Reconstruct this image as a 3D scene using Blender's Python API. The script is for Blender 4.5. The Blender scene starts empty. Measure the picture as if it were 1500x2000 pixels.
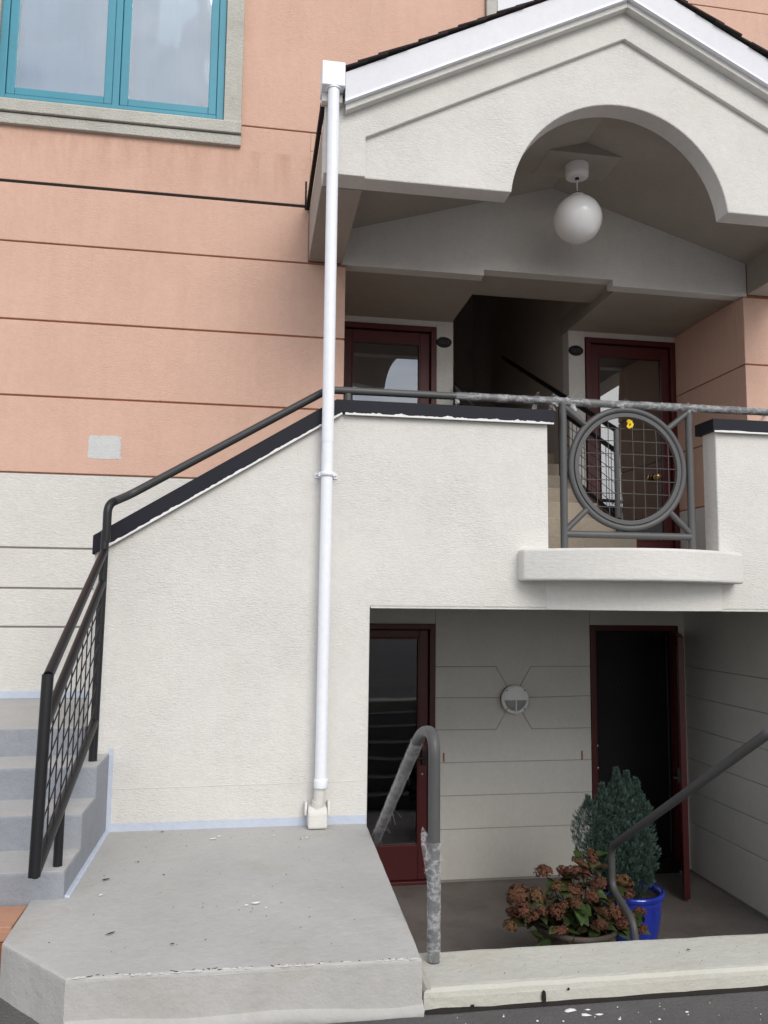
import bpy, bmesh, math, random
from mathutils import Vector, Matrix, noise
random.seed(7)
S = bpy.context.scene
COL = S.collection

# ---------------------------------------------------------------- camera
cam_d = bpy.data.cameras.new("camera")
cam = bpy.data.objects.new("camera", cam_d)
COL.objects.link(cam)
R_right = (0.98688896, -0.16102456, 0.01101261)
R_down = (0.027987, 0.10353059, -0.99423244)
R_fwd = (0.1589557, 0.98150523, 0.10667979)
m = Matrix(((R_right[0], -R_down[0], -R_fwd[0], 0.0),
            (R_right[1], -R_down[1], -R_fwd[1], -4.8),
            (R_right[2], -R_down[2], -R_fwd[2], 1.3),
            (0, 0, 0, 1)))
cam.matrix_world = m
cam_d.sensor_fit = 'VERTICAL'
cam_d.sensor_height = 24.0
cam_d.sensor_width = 18.0
cam_d.lens = 19.078
cam_d.clip_start = 0.05
cam_d.clip_end = 500
S.camera = cam

# ---------------------------------------------------------------- world, sun, exposure
SUN_EL, SUN_AZ = math.radians(36), math.radians(163)
W = bpy.data.worlds.new("World")
S.world = W
W.use_nodes = True
wn, wl = W.node_tree.nodes, W.node_tree.links
wn.clear()
w_out = wn.new('ShaderNodeOutputWorld')
w_bg = wn.new('ShaderNodeBackground')
w_sky = wn.new('ShaderNodeTexSky')
w_sky.sky_type = 'NISHITA'
w_sky.sun_disc = False
w_sky.sun_elevation = SUN_EL
w_sky.sun_rotation = SUN_AZ
w_sky.air_density = 1.2
w_sky.dust_density = 2.0
w_co = wn.new('ShaderNodeTexCoord')
w_map = wn.new('ShaderNodeMapping')
w_map.inputs['Scale'].default_value = (1.0, 1.0, 1.9)
w_no = wn.new('ShaderNodeTexNoise')
w_no.inputs['Scale'].default_value = 2.6
w_no.inputs['Detail'].default_value = 7
w_no.inputs['Roughness'].default_value = 0.52
w_rp = wn.new('ShaderNodeValToRGB')
w_rp.color_ramp.elements[0].position = 0.36
w_rp.color_ramp.elements[0].color = (0.35, 0.35, 0.35, 1)
w_rp.color_ramp.elements[1].position = 0.62
w_rp.color_ramp.elements[1].color = (1, 1, 1, 1)
w_no2 = wn.new('ShaderNodeTexNoise')
w_no2.inputs['Scale'].default_value = 4.5
w_no2.inputs['Detail'].default_value = 5
w_rp2 = wn.new('ShaderNodeValToRGB')
w_rp2.color_ramp.elements[0].position = 0.3
w_rp2.color_ramp.elements[0].color = (5.0, 5.6, 6.6, 1)
w_rp2.color_ramp.elements[1].position = 0.68
w_rp2.color_ramp.elements[1].color = (12.6, 12.7, 12.8, 1)
w_mx = wn.new('ShaderNodeMix')
w_mx.data_type = 'RGBA'
wl.new(w_co.outputs['Generated'], w_map.inputs['Vector'])
wl.new(w_map.outputs['Vector'], w_no.inputs['Vector'])
wl.new(w_map.outputs['Vector'], w_no2.inputs['Vector'])
wl.new(w_no.outputs['Fac'], w_rp.inputs['Fac'])
wl.new(w_no2.outputs['Fac'], w_rp2.inputs['Fac'])
wl.new(w_rp.outputs['Color'], w_mx.inputs['Factor'])
wl.new(w_sky.outputs['Color'], w_mx.inputs['A'])
# sky gradient added to light the recess: clouds brighter low down, greyer overhead
w_sep = wn.new('ShaderNodeSeparateXYZ')
wl.new(w_co.outputs['Generated'], w_sep.inputs[0])
w_mr = wn.new('ShaderNodeMapRange')
w_mr.inputs['From Min'].default_value = 0.0
w_mr.inputs['From Max'].default_value = 0.9
w_mr.inputs['To Min'].default_value = 1.15
w_mr.inputs['To Max'].default_value = 0.80
wl.new(w_sep.outputs['Z'], w_mr.inputs['Value'])
w_sc = wn.new('ShaderNodeVectorMath')
w_sc.operation = 'SCALE'
wl.new(w_rp2.outputs['Color'], w_sc.inputs[0])
wl.new(w_mr.outputs['Result'], w_sc.inputs['Scale'])
wl.new(w_sc.outputs['Vector'], w_mx.inputs['B'])
wl.new(w_mx.outputs['Result'], w_bg.inputs['Color'])
w_bg.inputs['Strength'].default_value = 0.10
wl.new(w_bg.outputs['Background'], w_out.inputs['Surface'])

sun_d = bpy.data.lights.new("sun", 'SUN')
sun_d.energy = 1.4
sun_d.angle = math.radians(33)
sun_d.color = (1.0, 0.955, 0.90)
sun = bpy.data.objects.new("sun", sun_d)
COL.objects.link(sun)
sdir = Vector((math.sin(SUN_AZ) * math.cos(SUN_EL), math.cos(SUN_AZ) * math.cos(SUN_EL), math.sin(SUN_EL)))
sun.rotation_euler = sdir.to_track_quat('Z', 'Y').to_euler()
sun.location = (-4, -12, 14)

S.view_settings.view_transform = 'Standard'
S.view_settings.look = 'None'
S.view_settings.gamma = 1.0
S.view_settings.use_curve_mapping = False
S.view_settings.exposure = 0.44
S.cycles.max_bounces = 10
S.cycles.diffuse_bounces = 6
S.cycles.transparent_max_bounces = 16

# ---------------------------------------------------------------- materials
MATS = {}


def base_mat(name, col, rough=0.6, metal=0.0, spec=0.5):
    mt = bpy.data.materials.new(name)
    mt.use_nodes = True
    nt = mt.node_tree
    b = nt.nodes['Principled BSDF']
    b.inputs['Base Color'].default_value = (*col, 1)
    b.inputs['Roughness'].default_value = rough
    b.inputs['Metallic'].default_value = metal
    b.inputs['Specular IOR Level'].default_value = spec
    MATS[name] = mt
    return mt, nt, b


def pos_noise(nt, scale, detail=5, rough=0.55, stretch=(1, 1, 1), seed=0.0):
    g = nt.nodes.new('ShaderNodeNewGeometry')
    mp = nt.nodes.new('ShaderNodeMapping')
    mp.inputs['Scale'].default_value = stretch
    mp.inputs['Location'].default_value = (seed, seed * 1.7, seed * 0.6)
    n = nt.nodes.new('ShaderNodeTexNoise')
    n.inputs['Scale'].default_value = scale
    n.inputs['Detail'].default_value = detail
    n.inputs['Roughness'].default_value = rough
    nt.links.new(g.outputs['Position'], mp.inputs['Vector'])
    nt.links.new(mp.outputs['Vector'], n.inputs['Vector'])
    return n.outputs['Fac']


def ramp(nt, fac, p0, c0, p1, c1):
    r = nt.nodes.new('ShaderNodeValToRGB')
    e = r.color_ramp.elements
    e[0].position, e[0].color = p0, (*c0, 1)
    e[1].position, e[1].color = p1, (*c1, 1)
    nt.links.new(fac, r.inputs['Fac'])
    return r.outputs['Color']


def mixc(nt, fac, a, b, mode='MIX'):
    mx = nt.nodes.new('ShaderNodeMix')
    mx.data_type = 'RGBA'
    mx.blend_type = mode
    for s, v in (('Factor', fac), ('A', a), ('B', b)):
        if isinstance(v, (int, float)):
            mx.inputs[s].default_value = v
        elif isinstance(v, tuple):
            mx.inputs[s].default_value = (*v, 1)
        else:
            nt.links.new(v, mx.inputs[s])
    return mx.outputs['Result']


def bump(nt, b, heights, dist=0.004, strength=1.0):
    prev = None
    for h, d in heights:
        bp = nt.nodes.new('ShaderNodeBump')
        bp.inputs['Strength'].default_value = strength
        bp.inputs['Distance'].default_value = d
        nt.links.new(h, bp.inputs['Height'])
        if prev:
            nt.links.new(prev, bp.inputs['Normal'])
        prev = bp.outputs['Normal']
    nt.links.new(prev, b.inputs['Normal'])


def painted(name, col, rough=0.75, var=0.10, streak=0.0, tex=0.004, texscale=38, stretch=(1, 1, 3.0),
            fine=0.0015, dirt=None, dirt_amt=0.0, spec=0.3, patchy=0, stain=None):
    """rough painted surface: large soft tone drift, small speckle, trowelled relief"""
    mt, nt, b = base_mat(name, col, rough, 0, spec)
    dark = tuple(c * (1 - var) for c in col)
    lite = tuple(min(1, c * (1 + var * 0.5)) for c in col)
    c = ramp(nt, pos_noise(nt, 1.7, 4), 0.3, dark, 0.7, lite)
    sp = ramp(nt, pos_noise(nt, 26, 6, 0.7, seed=3), 0.3, (0.93, 0.93, 0.93), 0.65, (1.03, 1.03, 1.03))
    c = mixc(nt, 0.7, c, sp, 'MULTIPLY')
    if streak:
        st = ramp(nt, pos_noise(nt, 5.0, 5, 0.6, (2.6, 2.6, 0.28), 5), 0.45, (1, 1, 1), 0.78, (0.80, 0.76, 0.70))
        c = mixc(nt, streak, c, st, 'MULTIPLY')
    if dirt:
        dm = ramp(nt, pos_noise(nt, 3.1, 8, 0.68, (1, 1, 1), 9), 0.52, (0, 0, 0), 0.75, (1, 1, 1))
        dm2 = nt.nodes.new('ShaderNodeMath')
        dm2.operation = 'MULTIPLY'
        dm2.inputs[1].default_value = dirt_amt
        nt.links.new(dm, dm2.inputs[0])
        c = mixc(nt, dm2.outputs[0], c, dirt)
    nt.links.new(c, b.inputs['Base Color'])
    if stain:
        # run-off staining under the window sill
        g = nt.nodes.new('ShaderNodeNewGeometry')
        sx = nt.nodes.new('ShaderNodeSeparateXYZ')
        nt.links.new(g.outputs['Position'], sx.inputs[0])
        mr = nt.nodes.new('ShaderNodeMapRange')
        mr.inputs['From Min'].default_value, mr.inputs['From Max'].default_value = stain
        nt.links.new(sx.outputs['Z'], mr.inputs['Value'])
        m2 = nt.nodes.new('ShaderNodeMath')
        m2.operation = 'MULTIPLY'
        zr = nt.nodes.new('ShaderNodeValToRGB')
        zr.color_ramp.elements[0].color = (0, 0, 0, 1)
        zr.color_ramp.elements[1].color = (0.12, 0.12, 0.12, 1)
        el = zr.color_ramp.elements.new(0.96)
        el.color = (0.8, 0.8, 0.8, 1)
        nt.links.new(mr.outputs['Result'], zr.inputs['Fac'])
        nt.links.new(zr.outputs['Color'], m2.inputs[0])
        nt.links.new(ramp(nt, pos_noise(nt, 4, 6, 0.65, (2.2, 1, 0.4), 12), 0.42, (0, 0, 0), 0.75, (0.8, 0.8, 0.8)), m2.inputs[1])
        c2 = mixc(nt, m2.outputs[0], c, (0.40, 0.23, 0.15))
        nt.links.new(c2, b.inputs['Base Color'])
    hs = []
    if tex:
        hh = pos_noise(nt, texscale, 5, 0.62, stretch, 1)
        if patchy:
            pm = nt.nodes.new('ShaderNodeMath')
            pm.operation = 'MULTIPLY'
            nt.links.new(hh, pm.inputs[0])
            nt.links.new(ramp(nt, pos_noise(nt, 2.3, 4, 0.6, (1, 1, 1), 15), 0.32, (0.25, 0.25, 0.25), 0.68, (1.15, 1.15, 1.15)), pm.inputs[1])
            hh = pm.outputs[0]
        hs.append((hh, tex))
    if fine:
        hs.append((pos_noise(nt, texscale * 4, 3, 0.6, (1, 1, 1), 2), fine))
    if hs:
        bump(nt, b, hs)
    return mt


M_cream = painted('cream_stucco', (0.655, 0.64, 0.61), 0.85, 0.04, 0.10, 0.0065, 46, (1, 1, 2.4), 0.0018, patchy=1)
M_cream_s = painted('cream_smooth', (0.645, 0.63, 0.598), 0.8, 0.06, 0.15, 0.006, 34, (1, 1, 2.5), 0.0015,
                    (0.42, 0.38, 0.30), 0.10)
M_ledge = painted('cream_ledge', (0.655, 0.64, 0.61), 0.8, 0.04, 0.05, 0.0030, 22, (1, 1, 3.0), 0.001)
M_pink = painted('pink_stucco', (0.63, 0.41, 0.322), 0.85, 0.05, 0.22, 0.0048, 46, (1, 1, 2.4), 0.0012,
                 (0.52, 0.31, 0.22), 0.20, patchy=1, stain=(4.35, 4.80))
M_pinkdk = painted('pink_groove', (0.40, 0.18, 0.10), 0.9, 0.1, 0, 0.003)
M_board = painted('cream_board', (0.64, 0.628, 0.59), 0.62, 0.05, 0.10, 0.0012, 60, (1, 1, 1), 0.0006, spec=0.35)
M_groove = painted('groove_shade', (0.34, 0.32, 0.29), 0.9, 0.05, 0, 0.002)
M_soffit = painted('soffit_shade_taupe', (0.37, 0.335, 0.295), 0.8, 0.08, 0.1, 0.005, 34, (1, 1, 1.4), 0.0015)  # shade of the porch recess put into the soffit colour
M_well = painted('stairwell_shade_taupe', (0.46, 0.41, 0.37), 0.8, 0.1, 0.1, 0.003, 34)  # wall colour darkened to carry the shade of the deep well
M_entryceil = painted('ceiling_shade_brown', (0.10, 0.075, 0.062), 0.8, 0.1, 0, 0.003)  # dark brown paints in the shade under the sunken entry's ceiling
M_tread = painted('step_tread', (0.44, 0.435, 0.425), 0.8, 0.10, 0.0, 0.006, 26, (1, 1, 1), 0.002, (0.30, 0.28, 0.24), 0.45)
M_trim = painted('window_trim', (0.55, 0.54, 0.49), 0.85, 0.08, 0.4, 0.012, 60, (1, 1, 1.6), 0.003,
                 (0.30, 0.27, 0.22), 0.35)
M_slab = painted('landing_concrete', (0.44, 0.43, 0.415), 0.82, 0.09, 0.0, 0.004, 24, (1, 1, 1), 0.0015,
                 (0.33, 0.30, 0.25), 0.40)
M_slabside = M_slab
M_kerb = painted('kerb_paint', (0.50, 0.49, 0.435), 0.72, 0.08, 0.0, 0.005, 22, (1, 1, 1), 0.0015,
                 (0.44, 0.38, 0.29), 0.30)
M_step = painted('step_paint', (0.275, 0.290, 0.322), 0.7, 0.10, 0.0, 0.006, 26, (1, 1, 1), 0.002,
                 (0.38, 0.38, 0.38), 0.30)
M_skirt = painted('skirt_paint', (0.50, 0.55, 0.645), 0.7, 0.06, 0.0, 0.004, 40, (1, 1, 1), 0.001)
M_stair = painted('inner_step', (0.36, 0.31, 0.245), 0.8, 0.12, 0.0, 0.006, 26, (1, 1, 1), 0.002)
M_floor = painted('lower_floor', (0.21, 0.185, 0.172), 0.55, 0.25, 0.0, 0.006, 14, (1, 1, 1), 0.002,
                  (0.07, 0.06, 0.055), 0.5)
M_asphalt = painted('asphalt', (0.14, 0.13, 0.13), 0.85, 0.25, 0.0, 0.010, 60, (1, 1, 1), 0.006,
                    (0.16, 0.15, 0.145), 0.45)
M_shingle = painted('shingle', (0.035, 0.027, 0.026), 0.9, 0.3, 0.0, 0.006, 120, (1, 1, 1), 0.002)
M_red = painted('red_paint', (0.082, 0.0135, 0.0145), 0.42, 0.12, 0.0, 0.0012, 50, (3, 3, 0.6), 0.0004, spec=0.4)
M_teal = painted('teal_paint', (0.058, 0.27, 0.36), 0.45, 0.10, 0.0, 0.0010, 50, (1, 1, 1), 0.0005, spec=0.4)
M_wood = painted('raw_timber', (0.50, 0.27, 0.18), 0.8, 0.2, 0.0, 0.004, 12, (1, 9, 6), 0.002, (0.3, 0.12, 0.06), 0.4)
M_cap = painted('cap_metal', (0.0125, 0.0135, 0.021), 0.6, 0.15, 0.0, 0.002, 9, (1, 1, 1), 0.0004, spec=0.22)
M_black = painted('black_rail', (0.0085, 0.0085, 0.0105), 0.42, 0.2, 0.0, 0.0006, 90, (1, 1, 1), 0.0003, spec=0.4)
M_grey = painted('grey_rail', (0.082, 0.081, 0.083), 0.45, 0.12, 0.0, 0.0006, 90, (1, 1, 1), 0.0003, spec=0.4)
M_wire = painted('wire_steel', (0.085, 0.08, 0.075), 0.5, 0.3, 0.0, 0.0003, 90, (1, 1, 1), 0.0002)
M_pvc = painted('white_pvc', (0.80, 0.82, 0.87), 0.30, 0.02, 0.0, 0.0005, 10, (1, 1, 1), 0.0, spec=0.5)
M_fascia = painted('white_fascia', (0.63, 0.64, 0.685), 0.45, 0.03, 0.0, 0.0008, 14, (1, 1, 1), 0.0003, spec=0.4)
M_bleed = painted('white_filler', (0.76, 0.755, 0.74), 0.7, 0.03, 0.0, 0.004, 60, (1, 1, 1), 0.001)
M_worn = painted('worn_concrete', (0.56, 0.55, 0.53), 0.8, 0.1, 0.0, 0.003, 60, (1, 1, 1), 0.001)
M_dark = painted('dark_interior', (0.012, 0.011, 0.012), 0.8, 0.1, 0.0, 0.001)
M_door = painted('dark_door', (0.016, 0.014, 0.014), 0.5, 0.2, 0.0, 0.001, 30, (3, 3, 0.6), 0.0003)
M_blackdoor = painted('black_door', (0.006, 0.006, 0.008), 0.55, 0.2, 0.0, 0.0008)
M_brass = base_mat('brass', (0.75, 0.52, 0.2), 0.25, 1.0)[0]
M_copper = painted('copper_tab', (0.34, 0.13, 0.045), 0.5, 0.15, 0, 0.001)
M_steel = base_mat('steel', (0.5, 0.5, 0.5), 0.35, 1.0)[0]
M_white = painted('white_enamel', (0.84, 0.84, 0.84), 0.35, 0.04, 0, 0.0004, spec=0.5)
M_lampgrey = painted('lamp_lens', (0.33, 0.35, 0.33), 0.35, 0.05, 0, 0.001, spec=0.5)
M_lampbody = painted('lamp_body', (0.10, 0.10, 0.095), 0.5, 0.1, 0, 0.001)
M_plaque = painted('plaque_iron', (0.012, 0.012, 0.012), 0.45, 0.1, 0, 0.001)
M_digit = painted('plaque_digit', (0.075, 0.075, 0.078), 0.5, 0.1, 0, 0.0)
M_orange = painted('orange_timber', (0.30, 0.12, 0.045), 0.7, 0.2, 0, 0.003, 12, (1, 9, 6), 0.001, (0.12, 0.05, 0.03), 0.4)
M_soil = painted('soil', (0.04, 0.03, 0.022), 0.95, 0.3, 0, 0.02, 40, (1, 1, 1), 0.006)
M_barrel = painted('weathered_pot', (0.11, 0.09, 0.075), 0.8, 0.25, 0.3, 0.004, 30, (1, 1, 1), 0.002)
M_yellow = painted('yellow_petal', (0.85, 0.60, 0.02), 0.6, 0.15, 0, 0.002)
M_bark = painted('bark', (0.07, 0.05, 0.035), 0.9, 0.2, 0, 0.006, 60)
M_blind = painted('pale_blind', (0.40, 0.44, 0.46), 0.9, 0.10, 0, 0.02, 3, (3, 1, 0.4), 0.0)
M_mortar = painted('joint_black', (0.02, 0.016, 0.014), 0.9, 0.2, 0, 0.004)
M_leaflit = painted('debris_brown', (0.05, 0.035, 0.025), 0.9, 0.3, 0, 0.002)

# glazed blue ceramic
mt, nt, b = base_mat('blue_glaze', (0.010, 0.035, 0.42), 0.12, 0, 0.6)
c = ramp(nt, pos_noise(nt, 5, 4, 0.6, (1, 1, 0.5), 2), 0.3, (0.006, 0.016, 0.22), 0.7, (0.016, 0.05, 0.50))
nt.links.new(c, b.inputs['Base Color'])
b.inputs['Coat Weight'].default_value = 0.6
M_blue = mt

# opal glass globe
mt, nt, b = base_mat('opal_glass', (0.90, 0.90, 0.90), 0.18, 0, 0.5)
b.inputs['Subsurface Weight'].default_value = 0.25
b.inputs['Subsurface Radius'].default_value = (0.05, 0.05, 0.05)
M_opal = mt


def glass(name, reflect, tint=(1, 1, 1), rough=0.0, wav=0.0):
    mt = bpy.data.materials.new(name)
    mt.use_nodes = True
    nt = mt.node_tree
    nt.nodes.clear()
    out = nt.nodes.new('ShaderNodeOutputMaterial')
    mx = nt.nodes.new('ShaderNodeMixShader')
    tr = nt.nodes.new('ShaderNodeBsdfTransparent')
    tr.inputs['Color'].default_value = (*tint, 1)
    gl = nt.nodes.new('ShaderNodeBsdfGlossy')
    gl.inputs['Roughness'].default_value = rough
    gl.inputs['Color'].default_value = (0.95, 0.97, 1.0, 1)
    lw = nt.nodes.new('ShaderNodeLayerWeight')
    lw.inputs['Blend'].default_value = 0.35
    ad = nt.nodes.new('ShaderNodeMath')
    ad.operation = 'MULTIPLY_ADD'
    ad.inputs[1].default_value = 0.6
    ad.inputs[2].default_value = reflect
    ad.use_clamp = True
    nt.links.new(lw.outputs['Fresnel'], ad.inputs[0])
    nt.links.new(ad.outputs[0], mx.inputs['Fac'])
    nt.links.new(tr.outputs[0], mx.inputs[1])
    nt.links.new(gl.outputs[0], mx.inputs[2])
    if wav:
        bp = nt.nodes.new('ShaderNodeBump')
        bp.inputs['Distance'].default_value = wav
        nt.links.new(pos_noise(nt, 1.4, 1, 0.3), bp.inputs['Height'])
        nt.links.new(bp.outputs['Normal'], gl.inputs['Normal'])
    nt.links.new(mx.outputs[0], out.inputs['Surface'])
    MATS[name] = mt
    return mt


M_glass = glass('window_glass', 0.25, (0.72, 0.82, 0.88), 0.02, 0.02)
M_doorglass = glass('door_glass', 0.22, (0.5, 0.5, 0.5), 0.0, 0.01)
M_lowglass = glass('lower_door_glass', 0.045, (0.4, 0.4, 0.42), 0.03, 0.006)

# cling film
mt = bpy.data.materials.new('cling_film')
mt.use_nodes = True
nt = mt.node_tree
nt.nodes.clear()
out = nt.nodes.new('ShaderNodeOutputMaterial')
mx = nt.nodes.new('ShaderNodeMixShader')
tr = nt.nodes.new('ShaderNodeBsdfTransparent')
pb = nt.nodes.new('ShaderNodeBsdfPrincipled')
pb.inputs['Base Color'].default_value = (0.75, 0.76, 0.78, 1)
pb.inputs['Roughness'].default_value = 0.15
n1 = pos_noise(nt, 20, 3, 0.55, (1.0, 1.0, 1.6), 4)
n2 = pos_noise(nt, 9, 3, 0.5, (1.0, 1.0, 1.0), 14)
sub = nt.nodes.new('ShaderNodeMath')
sub.operation = 'SUBTRACT'
nt.links.new(n1, sub.inputs[0])
nt.links.new(n2, sub.inputs[1])
ab_ = nt.nodes.new('ShaderNodeMath')
ab_.operation = 'ABSOLUTE'
nt.links.new(sub.outputs[0], ab_.inputs[0])
r1 = ramp(nt, ab_.outputs[0], 0.0, (0.36, 0.36, 0.36), 0.12, (0.11, 0.11, 0.11))
nt.links.new(r1, mx.inputs['Fac'])
nt.links.new(tr.outputs[0], mx.inputs[1])
nt.links.new(pb.outputs[0], mx.inputs[2])
bp = nt.nodes.new('ShaderNodeBump')
bp.inputs['Distance'].default_value = 0.012
nt.links.new(n1, bp.inputs['Height'])
nt.links.new(bp.outputs['Normal'], pb.inputs['Normal'])
nt.links.new(mx.outputs[0], out.inputs['Surface'])
M_film = mt


def leafy(name, c0, c1, scale, rough=0.55, c2=None):
    mt, nt, b = base_mat(name, c0, rough, 0, 0.3)
    oi = nt.nodes.new('ShaderNodeObjectInfo')
    c = ramp(nt, pos_noise(nt, scale, 3, 0.6, (1, 1, 1), 6), 0.34, c0, 0.66, c1)
    if c2:
        c = mixc(nt, ramp(nt, oi.outputs['Random'], 0.35, (0, 0, 0), 0.9, (1, 1, 1)), c, c2)
    nt.links.new(c, b.inputs['Base Color'])
    return mt


M_conifer = leafy('conifer_needles', (0.018, 0.044, 0.036), (0.092, 0.140, 0.115), 42, 0.7)
M_leaf = leafy('hydrangea_leaf', (0.030, 0.060, 0.018), (0.075, 0.115, 0.035), 18, 0.5, (0.055, 0.035, 0.018))
M_bloom = leafy('dried_bloom', (0.070, 0.028, 0.019), (0.19, 0.078, 0.046), 70, 0.85, (0.13, 0.075, 0.035))


# ---------------------------------------------------------------- mesh helpers
class MB:
    def __init__(self):
        self.v, self.f, self.sm = [], [], []

    def add(self, vs, fs, smooth=False):
        o = len(self.v)
        self.v += [tuple(p) for p in vs]
        self.f += [tuple(i + o for i in f) for f in fs]
        self.sm += [smooth] * len(fs)
        return self

    def box(self, x0, x1, y0, y1, z0, z1):
        vs = [(x, y, z) for z in (z0, z1) for y in (y0, y1) for x in (x0, x1)]
        return self.add(vs, [(0, 2, 3, 1), (4, 5, 7, 6), (0, 1, 5, 4), (2, 6, 7, 3), (0, 4, 6, 2), (1, 3, 7, 5)])

    def prism_y(self, pts, y0, y1):
        """polygon of (x, z), extruded along y"""
        n = len(pts)
        a = sum(pts[i][0] * pts[(i + 1) % n][1] - pts[(i + 1) % n][0] * pts[i][1] for i in range(n))
        if a < 0:
            pts = pts[::-1]
        vs = [(x, y0, z) for x, z in pts] + [(x, y1, z) for x, z in pts]
        fs = [tuple(range(n)), tuple(range(2 * n - 1, n - 1, -1))]
        fs += [(i, i + n, (i + 1) % n + n, (i + 1) % n) for i in range(n)]
        return self.add(vs, fs)

    def prism_z(self, pts, z0, z1):
        n = len(pts)
        a = sum(pts[i][0] * pts[(i + 1) % n][1] - pts[(i + 1) % n][0] * pts[i][1] for i in range(n))
        if a < 0:
            pts = pts[::-1]
        vs = [(x, y, z0) for x, y in pts] + [(x, y, z1) for x, y in pts]
        fs = [tuple(range(n - 1, -1, -1)), tuple(range(n, 2 * n))]
        fs += [(i, (i + 1) % n, (i + 1) % n + n, i + n) for i in range(n)]
        return self.add(vs, fs)

    def prism_x(self, pts, x0, x1):
        """polygon of (y, z), extruded along x"""
        n = len(pts)
        a = sum(pts[i][0] * pts[(i + 1) % n][1] - pts[(i + 1) % n][0] * pts[i][1] for i in range(n))
        if a < 0:
            pts = pts[::-1]
        vs = [(x0, y, z) for y, z in pts] + [(x1, y, z) for y, z in pts]
        fs = [tuple(range(n - 1, -1, -1)), tuple(range(n, 2 * n))]
        fs += [(i, (i + 1) % n, (i + 1) % n + n, i + n) for i in range(n)]
        return self.add(vs, fs)

    def tube(self, path, r, n=14, cap=True, jitter=0.0, closed=False):
        P = [Vector(p) for p in path]
        rings = []
        m_ = len(P)
        up = None
        for i, p in enumerate(P):
            if closed:
                t = (P[(i + 1) % m_] - P[i - 1]).normalized()
            else:
                t = (P[min(i + 1, m_ - 1)] - P[max(i - 1, 0)]).normalized()
            if up is None:
                a = Vector((0, 0, 1)) if abs(t.z) < 0.9 else Vector((1, 0, 0))
                up = (a - t * a.dot(t)).normalized()
            else:
                up = (up - t * up.dot(t)).normalized()
            s = t.cross(up)
            rr = r(i / max(1, m_ - 1)) if callable(r) else r
            ring = []
            for k in range(n):
                an = 2 * math.pi * k / n
                q = rr
                if jitter:
                    q += jitter * noise.noise(p * 31 + Vector((math.cos(an), math.sin(an), i)) * 1.3)
                ring.append(p + (up * math.cos(an) + s * math.sin(an)) * q)
            rings.append(ring)
        vs = [v for ring in rings for v in ring]
        fs = []
        last = m_ if closed else m_ - 1
        for i in range(last):
            j = (i + 1) % m_
            for k in range(n):
                fs.append((i * n + k, i * n + (k + 1) % n, j * n + (k + 1) % n, j * n + k))
        self.add(vs, fs, True)
        if cap and not closed:
            self.add(rings[0], [tuple(range(n - 1, -1, -1))])
            self.add(rings[-1], [tuple(range(n))])
        return self

    def lathe(self, prof, c, n=32, axis='z'):
        vs, fs = [], []
        for r, h in prof:
            for k in range(n):
                a = 2 * math.pi * k / n
                if axis == 'z':
                    vs.append((c[0] + r * math.cos(a), c[1] + r * math.sin(a), c[2] + h))
                else:  # y axis, h towards -y
                    vs.append((c[0] + r * math.cos(a), c[1] - h, c[2] + r * math.sin(a)))
        for i in range(len(prof) - 1):
            for k in range(n):
                q = (i * n + k, i * n + (k + 1) % n, (i + 1) * n + (k + 1) % n, (i + 1) * n + k)
                fs.append(q)
        return self.add(vs, fs, True)

    def build(self, name, mat, parent=None, bevel=0.0, seg=2, fixn=False):
        me = bpy.data.meshes.new(name)
        o = bpy.data.objects.new(name, me)
        COL.objects.link(o)
        org = Vector((0, 0, 0))
        if parent is not None:
            o.parent = parent
            org = Vector(parent.get('org', (0, 0, 0)))
        o['org'] = tuple(org)
        me.from_pydata([tuple(Vector(v) - org) for v in self.v], [], self.f)
        me.polygons.foreach_set('use_smooth', self.sm)
        me.update()
        if fixn:
            bm = bmesh.new()
            bm.from_mesh(me)
            bmesh.ops.recalc_face_normals(bm, faces=bm.faces)
            bm.to_mesh(me)
            bm.free()
        me.materials.append(mat)
        if bevel:
            md = o.modifiers.new('bevel', 'BEVEL')
            md.width = bevel
            md.segments = seg
            md.limit_method = 'ANGLE'
            md.angle_limit = math.radians(40)
            md.use_clamp_overlap = True
            md.harden_normals = False
        return o


def box(name, mat, parent, x0, x1, y0, y1, z0, z1, bevel=0.0, seg=2):
    return MB().box(x0, x1, y0, y1, z0, z1).build(name, mat, parent, bevel, seg)


def thing(name, label, cat, loc=(0, 0, 0), group=None):
    o = bpy.data.objects.new(name, None)
    COL.objects.link(o)
    o.location = loc
    o.empty_display_size = 0.1
    o['org'] = tuple(loc)
    o['label'] = label
    o['category'] = cat
    if group:
        o['group'] = group
    return o


def tag(o, label, cat, group=None):
    o['label'] = label
    o['category'] = cat
    if group:
        o['group'] = group
    return o


def struct(o, label=None):
    o['kind'] = 'structure'
    if label:
        o['label'] = label
    return o


def inset(poly, d):
    n = len(poly)
    a = sum(poly[i][0] * poly[(i + 1) % n][1] - poly[(i + 1) % n][0] * poly[i][1] for i in range(n))
    if a < 0:
        poly = poly[::-1]
    out = []
    for i in range(n):
        p0, p1, p2 = Vector(poly[i - 1]), Vector(poly[i]), Vector(poly[(i + 1) % n])
        d1, d2 = (p1 - p0).normalized(), (p2 - p1).normalized()
        n1, n2 = Vector((-d1.y, d1.x)), Vector((-d2.y, d2.x))
        b_ = (n1 + n2)
        k = max(0.25, 1 + n1.dot(n2))
        q = p1 + b_ * (d / k)
        out.append((q.x, q.y))
    return out


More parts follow.
